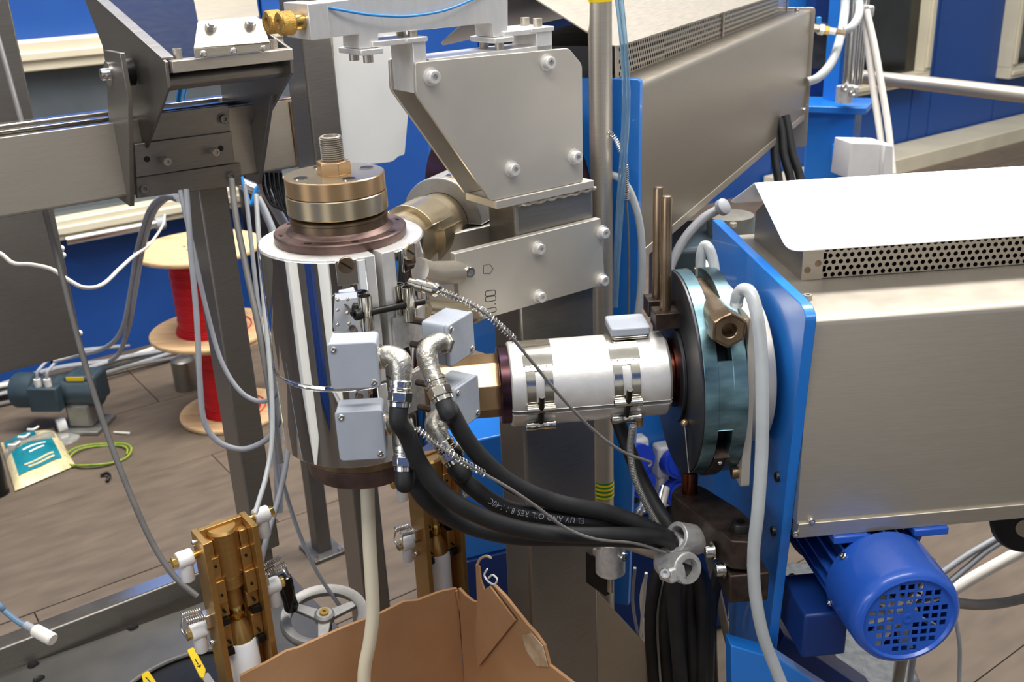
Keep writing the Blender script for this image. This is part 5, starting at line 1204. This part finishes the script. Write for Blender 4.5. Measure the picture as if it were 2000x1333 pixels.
spool(ax_ + V(-.03, .0, 0), zm - .010, zt3 - zm + .010, .235, .12, 'upper wooden spool of red wire stacked on another spool')
# ------------------------------------------------------------------ floor clutter at left
def Fl(x, y, z=0): return atz(x, y, z)
gm = thing('gear_motor', 'dark green gear motor on a grey foot lying on the floor', 'motor', Fl(130, 810))
g0 = Fl(165, 838); gx = nrm(V(*(Fl(190, 800) - Fl(60, 800)))); gx = nrm(gx); gy = np.cross(ZU, gx)
def Gm(u, v, z): return V(g0[0], g0[1], 0) + gx * u + gy * v + ZU * z
MB().box(Gm(0, .02, .008), (.17, .16, .016), gx, gy).build('foot', 'grey_metal', gm, .003)
MB().box(Gm(.0, .03, .065), (.10, .11, .10), gx, gy).build('gear_case', 'grey_metal', gm, .012)
MB().cyl(Gm(-.06, -.02, .03), Gm(-.085, -.04, .03), .03).build('output_hub', 'white_plastic', gm)
MB().cyl(Gm(-.08, .03, .155), Gm(.08, .03, .155), .062, n=30).build('stator', 'gear_green', gm)
MB().lathe([(0, 0), (.066, 0), (.070, .008), (.070, .085), (.062, .09), (0, .09)], Gm(-.26, .03, .155), gx, 32).build('fan_cowl', 'gear_green', gm)
MB().cyl(Gm(-.175, .03, .155), Gm(-.07, .03, .155), .054, n=24).build('neck', 'gear_green', gm)
MB().box(Gm(-.10, -.045, .155), (.12, .05, .10), gx, gy).build('terminal_box', 'gear_green', gm, .006)
MB().box(Gm(.02, .05, .165), (.13, .11, .12), gx, gy).build('gear_head', 'gear_green', gm, .012)
MB().box(Gm(.01, -.008, .218), (.07, .003, .016), gx, gy).build('rating_plate', 'yellow', gm)
for du in (-.12, -.08):
    MB().cyl(Gm(du, -.045, .205), Gm(du, -.045, .235), .013).build('cable_gland', 'cable_white', gm)
    MB().tube([Gm(du, -.045, .232), Gm(du + .01, -.03, .27), Gm(du + .05, .08, .29), Gm(du + .2, .25, .25)], .006, 8).build('motor_cable', 'cable_grey', gm)
bg = thing('plastic_bag', 'clear plastic bag with teal printed label lying on the floor', 'bag', Fl(70, 900))
bl_, br_, tr_, tl_ = [Fl(x, y) for x, y in ((30, 962), (148, 912), (105, 838), (2, 868))]
def bagp(u, v, h=0): return (bl_ * (1-u) * (1-v) + br_ * u * (1-v) + tr_ * u * v + tl_ * (1-u) * v) + ZU * (.004 + h)
def bh(u, v): return .05 * (max(0, math.sin(math.pi * u)) * max(0, math.sin(math.pi * v))) ** .5 + .006 * math.sin(9 * u + 4 * v) * math.sin(7 * v)
n = 16; gv = [bagp(i / n, j / n, max(.001, bh(i / n, j / n))) for j in range(n + 1) for i in range(n + 1)]
MB().add(gv, [(j*(n+1)+i, j*(n+1)+i+1, (j+1)*(n+1)+i+1, (j+1)*(n+1)+i) for j in range(n) for i in range(n)]).build('film', 'bag', bg)
def patch(u0, u1, v0, v1, name, m_, par, lift=.003):
    k = 8; vv = [bagp(u0 + (u1-u0)*i/k, v0 + (v1-v0)*j/k, max(.001, bh(u0 + (u1-u0)*i/k, v0 + (v1-v0)*j/k)) + lift) for j in range(k+1) for i in range(k+1)]
    return MB().add(vv, [(j*(k+1)+i, j*(k+1)+i+1, (j+1)*(k+1)+i+1, (j+1)*(k+1)+i) for j in range(k) for i in range(k)]).build(name, m_, par)
patch(.12, .84, .12, .56, 'label', 'teal', bg); patch(.05, .62, .74, .97, 'label', 'teal', bg); patch(.0, 1, .58, .72, 'clear_fold', 'bag_clear', bg, .004)
for k, (u, v, ln) in enumerate(((.5, .46, .4), (.52, .38, .26), (.5, .22, .5), (.52, .17, .44))):
    patch(u - ln / 2, u + ln / 2, v - .012, v + .012, 'print_line', 'paper_white' if k < 2 else 'bag', bg, .0045)
for k in range(3): MB().tube([bagp(.1 + .2*k, .6 + .1 * k, .06), bagp(.2 + .2*k, .55 + .1*k, .062), bagp(.3 + .2*k, .62 + .1*k, .055)], .004, 6).build('crinkle', 'paper_white', bg)
wc = thing('cable_coil', 'coil of green and yellow wire lying on the floor by the bag', 'cable', Fl(195, 895))
cc_ = Fl(193, 893)
for k in range(2): MB().tube([cc_ + V(math.cos(t) * (.105 + .016 * k), math.sin(t) * (.085 + .006 * k), .006 + .006 * k + .004 * math.sin(3 * t)) for t in [i * .42 for i in range(15 + k)]], .0034, 8).build('turn', 'green_cable', wc)
tag(MB().tube([Fl(223, 845, .004), Fl(240, 846, .006), Fl(254, 847, .004)], .005, 8).build('cotton_stick', 'cable_white', None), 'small white stick lying on the floor above the green coil', 'stick')
tag(MB().tube([Fl(197, 930, .005), Fl(208, 925, .012), Fl(214, 930, .012), Fl(209, 941, .005)], .006, 8).build('hook_clip', 'black', None), 'small black hook lying on the floor below the green coil', 'hook')
dsc = Fl(122, 858)
tag(MB().lathe([(0, .012), (.03, .012), (.062, .004), (.065, 0), (0, 0)], dsc, ZU, 30).build('plastic_cup_lid', 'bag_clear', None), 'pale plastic lid lying behind the plastic bag', 'lid')
bt = Fl(-5, 965)
tag(MB().lathe([(0, 0), (.04, 0), (.04, .17), (.02, .2), (0, .2)], bt, ZU, 20).build('dark_bottle', 'black', None), 'dark bottle cut by the left edge beside the plastic bag', 'bottle')
tag(MB().lathe([(0, 0), (.05, 0), (.05, .13), (.035, .14), (0, .14)], Fl(366, 758), ZU, 24).build('steel_can', 'steel_dark', None), 'dull steel can standing under the upper wire spool', 'can')
# cables along the foot of the wall
for k in range(6):
    v_ = .06 + .035 * k
    pts_ = [Wl(u, .012 + .012 * ((k * 7 + i) % 3), v_ + .018 * math.sin(u * 5 + k * 1.7)) for i, u in enumerate([-.7, -.45, -.2, .05, .3, .55, .8, 1.1, 1.5])]
    tag(MB().tube(pts_, .011 if k < 4 else .009, 8, 5).build('floor_cable', ('cable_grey', 'cable_white', 'cable_grey', 'rubber', 'cable_grey', 'cable_dark')[k], None), ('grey cable nearest the foot of the blue wall', 'white cable second from the foot of the blue wall', 'grey cable third from the foot of the blue wall', 'black cable among those along the blue wall', 'grey cable outside the black one along the blue wall', 'dark cable farthest out along the blue wall')[k], 'cable', 'cables along the wall foot')
wr = thing('wall_rail', 'bright conduit pipe fixed low on the blue wall behind the spools', 'pipe', Wl(.2, .46, .1))
a = hit(128, 470, Wl(0, 0, .08), mY); b = hit(312, 437, Wl(0, 0, .08), mY); zz_ = (a[2] + b[2]) / 2
MB().cyl(V(a[0], a[1], zz_), V(b[0], b[1], zz_), .022).build('pipe', 'steel_bright', wr)
MB().cyl(V(b[0], b[1], zz_) - mX * .02, V(b[0], b[1], zz_) + mX * .02, .03).build('end_cap', 'cable_grey', wr)
tag(MB().lathe([(0, 0), (.10, 0), (.10, .97), (.09, .99), (0, .99)], V(*Wl(.75, 0, .3)), ZU, 28).build('dark_drum', 'black', None), 'dark drum standing at the wall behind the top of the spools', 'drum')
# hanging leads at the left
hose('signal_cable', 'long dark cable hanging diagonally from the beam to the base', 'cable', [(-8, 60, 1.78), (20, 160, 1.76), (45, 250, 1.74), (90, 420, 1.73), (120, 535, 1.72), (160, 690, 1.72), (205, 835, 1.72), (250, 955, 1.72), (298, 1062, 1.72), (342, 1128, 1.72), (386, 1166, 1.72)], .0050, 'cable_dark')
hose('thin_cable', 'thin white cord swinging across the dull steel cabinet', 'cable', [(-260, 380, 2.0), (-120, 450, 2.0), (-10, 490, 2.0), (25, 514, 2.0), (60, 517, 2.0), (100, 526, 2.0), (130, 545, 2.0), (164, 562, 2.0), (200, 556, 2.05), (235, 524, 2.2), (262, 500, 2.5), (292, 478, 3.2), (318, 440, 3.9), (322, 420, 4.1)], .0042, 'cable_white')
hose('grey_lead', 'pale grey lead forming a wide loop in front of the square column', 'cable', [(364, 370, 1.62), (372, 480, 1.62), (384, 620, 1.63), (390, 740, 1.64), (398, 820, 1.65), (425, 862, 1.66), (470, 878, 1.67), (510, 866, 1.67), (536, 842, 1.66), (552, 800, 1.64)], .0048, 'cable_grey')
hose('grey_lead', 'pale grey lead crossing the square column in a shallow curve', 'cable', [(352, 372, 1.66), (380, 500, 1.66), (402, 600, 1.67), (430, 700, 1.68), (465, 760, 1.68), (500, 783, 1.68), (530, 780, 1.66), (545, 760, 1.64)], .0040, 'cable_grey')
hose('flat_lead', 'dark flat lead ending freely left of the polished cylinder', 'cable', [(452, 350, 1.62), (462, 430, 1.60), (482, 530, 1.58), (505, 640, 1.56), (526, 760, 1.55), (540, 850, 1.55), (548, 906, 1.55)], .0050, 'cable_dark')
hose('grey_lead', 'grey lead running close beside the dark flat lead', 'cable', [(478, 360, 1.66), (488, 450, 1.65), (500, 560, 1.64), (514, 680, 1.63), (526, 780, 1.63), (534, 880, 1.64), (545, 960, 1.66)], .0036, 'cable_grey')
hose('air_tube', 'translucent tube dropping to the upper right fitting of the front brass block', 'tube', [(500, 380, 1.60), (508, 500, 1.58), (520, 640, 1.56), (530, 760, 1.54), (531, 860, 1.52), (520, 930, 1.50), (506, 978, 1.48), (498, 1004, 1.47)], .0038, 'hose_clear')
hose('air_tube', 'pale violet tube falling behind the front brass block', 'tube', [(565, 850, 1.62), (558, 910, 1.61), (545, 970, 1.60), (524, 1040, 1.58), (510, 1100, 1.56), (506, 1150, 1.56)], .0046, 'cable_grey')
hose('air_tube', 'thin grey tube slanting down to the hand wheel', 'tube', [(530, 850, 1.66), (552, 940, 1.68), (580, 1030, 1.72), (615, 1110, 1.75), (650, 1165, 1.77), (672, 1195, 1.78)], .0036, 'cable_grey')
hose('grey_lead', 'left of two grey leads hanging beside the upper red spool', 'cable', [(345, 384, 2.6), (318, 384, 2.8), (290, 415, 3.0), (268, 490, 3.2), (255, 570, 3.3), (238, 645, 3.4), (205, 680, 3.6), (150, 695, 3.8), (105, 706, 3.8)], .008, 'cable_grey', 'leads by the spool')
hose('grey_lead', 'right of two grey leads hanging beside the upper red spool', 'cable', [(350, 390, 2.6), (325, 388, 2.8), (298, 420, 3.0), (278, 490, 3.2), (264, 570, 3.3), (252, 635, 3.4), (234, 688, 3.6), (215, 706, 3.8)], .008, 'cable_grey', 'leads by the spool')
for k in range(5):
    x0 = 512 + k * 9
    hose('looped_cable', ('leftmost', 'second from left', 'middle', 'fourth from left', 'rightmost')[k] + ' thin black cord looping below the channel beam end', 'cable', [(x0, 338, 1.88), (x0 + 4, 370, 1.88), (x0 + 16, 395 + 5 * k, 1.88), (x0 + 30, 405 + 3 * k, 1.88), (x0 + 44, 392, 1.88), (x0 + 40, 350, 1.88)], .0028, 'black', 'black cords below the beam end')
hose('blue_tube', 'thick bright blue tube seen through the chute opening', 'tube', [(362, 140, 1.85), (354, 165, 1.85), (349, 195, 1.85), (347, 215, 1.85)], .0050, 'tube_blue')
hose('blue_tube', 'thin bright blue tube seen through the chute opening', 'tube', [(372, 140, 1.87), (366, 165, 1.87), (360, 190, 1.87), (357, 210, 1.87)], .0022, 'tube_blue')
for k, pts_ in enumerate(([(470, 340, 2.3), (478, 372, 2.3), (490, 400, 2.3), (500, 372, 2.3), (512, 350, 2.3)], [(462, 352, 2.35), (480, 362, 2.35), (500, 370, 2.35), (520, 374, 2.35)], [(500, 380, 2.4), (520, 420, 2.4), (536, 470, 2.4), (528, 540, 2.4), (515, 620, 2.4)], [(505, 340, 1.9), (520, 375, 2.1), (545, 420, 2.3), (558, 450, 2.4), (548, 500, 2.4), (540, 700, 2.5), (545, 1000, 2.6)])):
    hose(('blue_tube', 'silver_duct', 'grey_lead', 'grey_lead')[k], ('blue tube curl', 'silver corrugated end', 'grey lead bow', 'short grey lead bow')[k] + ' in the tangle left of the bronze discs', 'tube', pts_, (.005, .014, .009, .011)[k], ('tube_blue', 'steel_bright', 'cable_grey', 'cable_grey')[k])
# inductive probe at lower left
pb_ = thing('probe_cable', 'blue grey cable with a white cylindrical plug at lower left', 'plug', at(75, 1235, 1.5))
P_ = [at(*p) for p in ((-200, 1000, 1.55), (-20, 1165, 1.5), (10, 1195, 1.5), (40, 1218, 1.49), (62, 1228, 1.485))]
MB().tube(P_, .0045, 10).build('cable', 'cable_slate', pb_); d_ = nrm(at(108, 1253, 1.47) - P_[-1])
MB().cyl(P_[-1] - d_ * .012, P_[-1] + d_ * .012, .0058).build('strain_relief', 'cable_grey', pb_)
MB().lathe([(0, 0), (.0085, 0), (.0095, .002), (.0095, .034), (.008, .036), (0, .036)], P_[-1] + d_ * .006, d_, 20).build('plug_body', 'cable_white', pb_)
# yellow valve handles
for k, (pp, nm) in enumerate((([(365, 1270), (378, 1264), (402, 1308), (398, 1325), (390, 1322)], 'right'), ([(276, 1318), (290, 1310), (306, 1334), (306, 1350), (284, 1350)], 'left'))):
    zv = ZP + .05; pts_ = [atz(x, y, zv) for x, y in pp]
    yv = thing('ball_valve', nm + ' ball valve with flat yellow handle at the bottom edge', 'valve', pts_[3] - ZU * .06, 'yellow handled ball valves')
    MB().prism(rpoly(pts_, .004), -ZU * .004).build('handle', 'yellow', yv, .0008)
    e_ = (pts_[2] + pts_[3]) / 2
    cq = sum(pts_) / len(pts_); dq = nrm(pts_[3] - pts_[0]); sq = np.cross(ZU, dq)
    MB().prism([cq + dq * .006 + sq * .004 + ZU * .0003, cq + dq * .006 - sq * .004 + ZU * .0003, cq + dq * .013 + ZU * .0003], ZU * .0003).build('warning_triangle', 'black', yv)
    MB().box(cq - dq * .006 + ZU * .0004, (.018, .0016, .0004), dq, sq).build('print_line', 'black', yv)
    MB().box(e_ + nrm(pts_[3] - pts_[0]) * .012 - ZU * .004, (.014, .03, .003), mX, mY).build('lever_plate', 'steel', yv, .0006)
    MB().lathe([(0, -.045), (.014, -.045), (.016, -.03), (.010, -.012), (.006, -.004), (0, -.004)], e_ + nrm(pts_[3] - pts_[0]) * .016, ZU, 18).build('valve_body', 'steel', yv)
rg = thing('rear_gearbox', 'dark grey machine housing in the gap behind the near blue plate', 'housing', at(1400, 600, 2.3))
gc = at(1400, 520, 2.25); MB().box(gc - ZU * .02, (.26, .22, .20), aX, aY).build('housing', 'gear_green', rg, .012)
MB().cyl(gc + aX * .02 + ZU * .07 - aY * .02, gc + aX * .02 + ZU * .12 - aY * .02, .05).build('cap', 'grey_metal', rg)
MB().box(gc - ZU * .3 + aY * .02, (.16, .14, .4), aX, aY).build('foot', 'gear_green', rg, .006)
# ------------------------------------------------------------------ lower right
tag(MB().prism([hit(x, y, A(0, -.05, 0), aY) for x, y in ((1515, 1270), (1530, 1240), (1720, 1370), (1700, 1420), (1520, 1420))], aY * .06).build('sloping_strut', 'paint_navy', None, .002), 'dark blue sloping strut below the fan motor', 'strut')
hose('grey_strip', 'thin grey strip slanting down between blue plate and motor', 'rail', [(1546, 1125, 1.62), (1580, 1200, 1.66), (1630, 1290, 1.72), (1670, 1380, 1.78)], .0055, 'cable_dark')
hose('grey_strip', 'grey strip slanting down left of the near blue plate foot', 'rail', [(1378, 1060, 1.72), (1402, 1160, 1.78), (1425, 1260, 1.84), (1450, 1330, 1.9), (1480, 1400, 1.95)], .007, 'grey_metal')
stn = thing('stone_slab', 'dark grey granite block on the floor behind the motor', 'slab', Fl(1600, 1330))
MB().prism([Fl(x, y, .25) for x, y in ((1520, 1100), (1700, 1085), (1800, 1330), (1560, 1420))], -ZU * .25).build('slab', 'stone', stn, .01)
ppw = [Fl(x, y, .27) for x, y in ((1535, 1225), (1568, 1250), (1600, 1240), (1640, 1300), (1700, 1345), (1690, 1420), (1560, 1400))]
MB().prism(ppw, ZU * .004).build('paper_sheet', 'paper_white', stn) and None
for k, (pts_, rr, mt, lb) in enumerate((([(1840, 1120, 2.2), (1890, 1085, 2.2), (1950, 1050, 2.2), (2020, 1010, 2.2)], .007, 'cable_grey', 'upper grey cable running from the motor to the right edge'),
    ([(1840, 1150, 2.2), (1890, 1108, 2.2), (1930, 1075, 2.2), (1975, 1048, 2.2), (2030, 1020, 2.2)], .007, 'cable_grey', 'lower grey cable crossing under the upper one right of the motor'),
    ([(1850, 1160, 2.3), (1920, 1118, 2.3), (2030, 1058, 2.3)], .014, 'cable_white', 'thick pale pipe right of the motor'),
    ([(1865, 1178, 1.6), (1910, 1182, 1.65), (1960, 1178, 1.7), (2020, 1165, 1.75)], .0085, 'cable_dark', 'dark braided hose leaving the motor to the right edge'),
    ([(1866, 1210, 1.55), (1874, 1260, 1.58), (1874, 1310, 1.62), (1872, 1380, 1.66)], .0032, 'cable_grey', 'thin grey cable hanging right of the fan cowl'),
    ([(1762, 1280, 1.8), (1755, 1320, 1.84), (1745, 1390, 1.9)], .011, 'grey_metal', 'left grey pipe end below the fan cowl'),
    ([(1785, 1275, 1.82), (1778, 1320, 1.86), (1770, 1390, 1.92)], .006, 'cable_grey', 'right grey pipe end below the fan cowl'))):
    hose('floor_lead', lb, 'cable', pts_, rr, mt)
wh = thing('castor_roller', 'black wheel cut by the right edge under the steel cover', 'wheel', at(1990, 1050, 1.75))
MB().lathe([(0, -.02), (.03, -.02), (.05, -.016), (.056, -.008), (.056, .008), (.05, .016), (.03, .02), (0, .02)], at(2002, 1020, 1.75), nrm(aY + aX * .4), 32).build('tyre', 'rubber', wh)
MB().lathe([(0, -.022), (.018, -.022), (.018, .022), (0, .022)], at(2002, 1020, 1.75), nrm(aY + aX * .4), 20).build('hub', 'steel', wh)
# ------------------------------------------------------------------ unseen cabinets added to put stripes into the polished metal's reflections
for k, (c, sz, mt, lb) in enumerate(((V(-2.6, .2, .95), (.9, .6, 1.9), 'white_paint', 'unseen tall white cabinet added for reflections left of the camera'), (V(-1.1, -1.5, .95), (.7, .5, 1.9), 'white_paint', 'unseen tall white cabinet added for reflections behind the camera'), (V(1.5, -1.4, .8), (.8, .5, 1.6), 'ceiling_white', 'unseen pale cabinet added for reflections behind the camera at the right'), (V(-1.9, -.9, .8), (.5, .4, 1.6), 'paint_navy', 'unseen dark blue cabinet added for reflections between two white ones'), (V(.3, -2.0, 1.0), (.6, .4, 2.0), 'steel_dark', 'unseen grey locker added for reflections behind the camera'))):
    r = thing('reflection_cabinet', lb, 'cabinet', c - ZU * sz[2] / 2)
    MB().box(c, sz).build('body', mt, r, .01); MB().box(c + V(0, sz[1] / 2 + .008, 0), (sz[0] - .04, .016, sz[2] - .1)).build('door', mt, r, .004)
    MB().box(c + V(sz[0] * .38, sz[1] / 2 + .025, 0), (.02, .03, .12)).build('handle', 'black', r, .004)
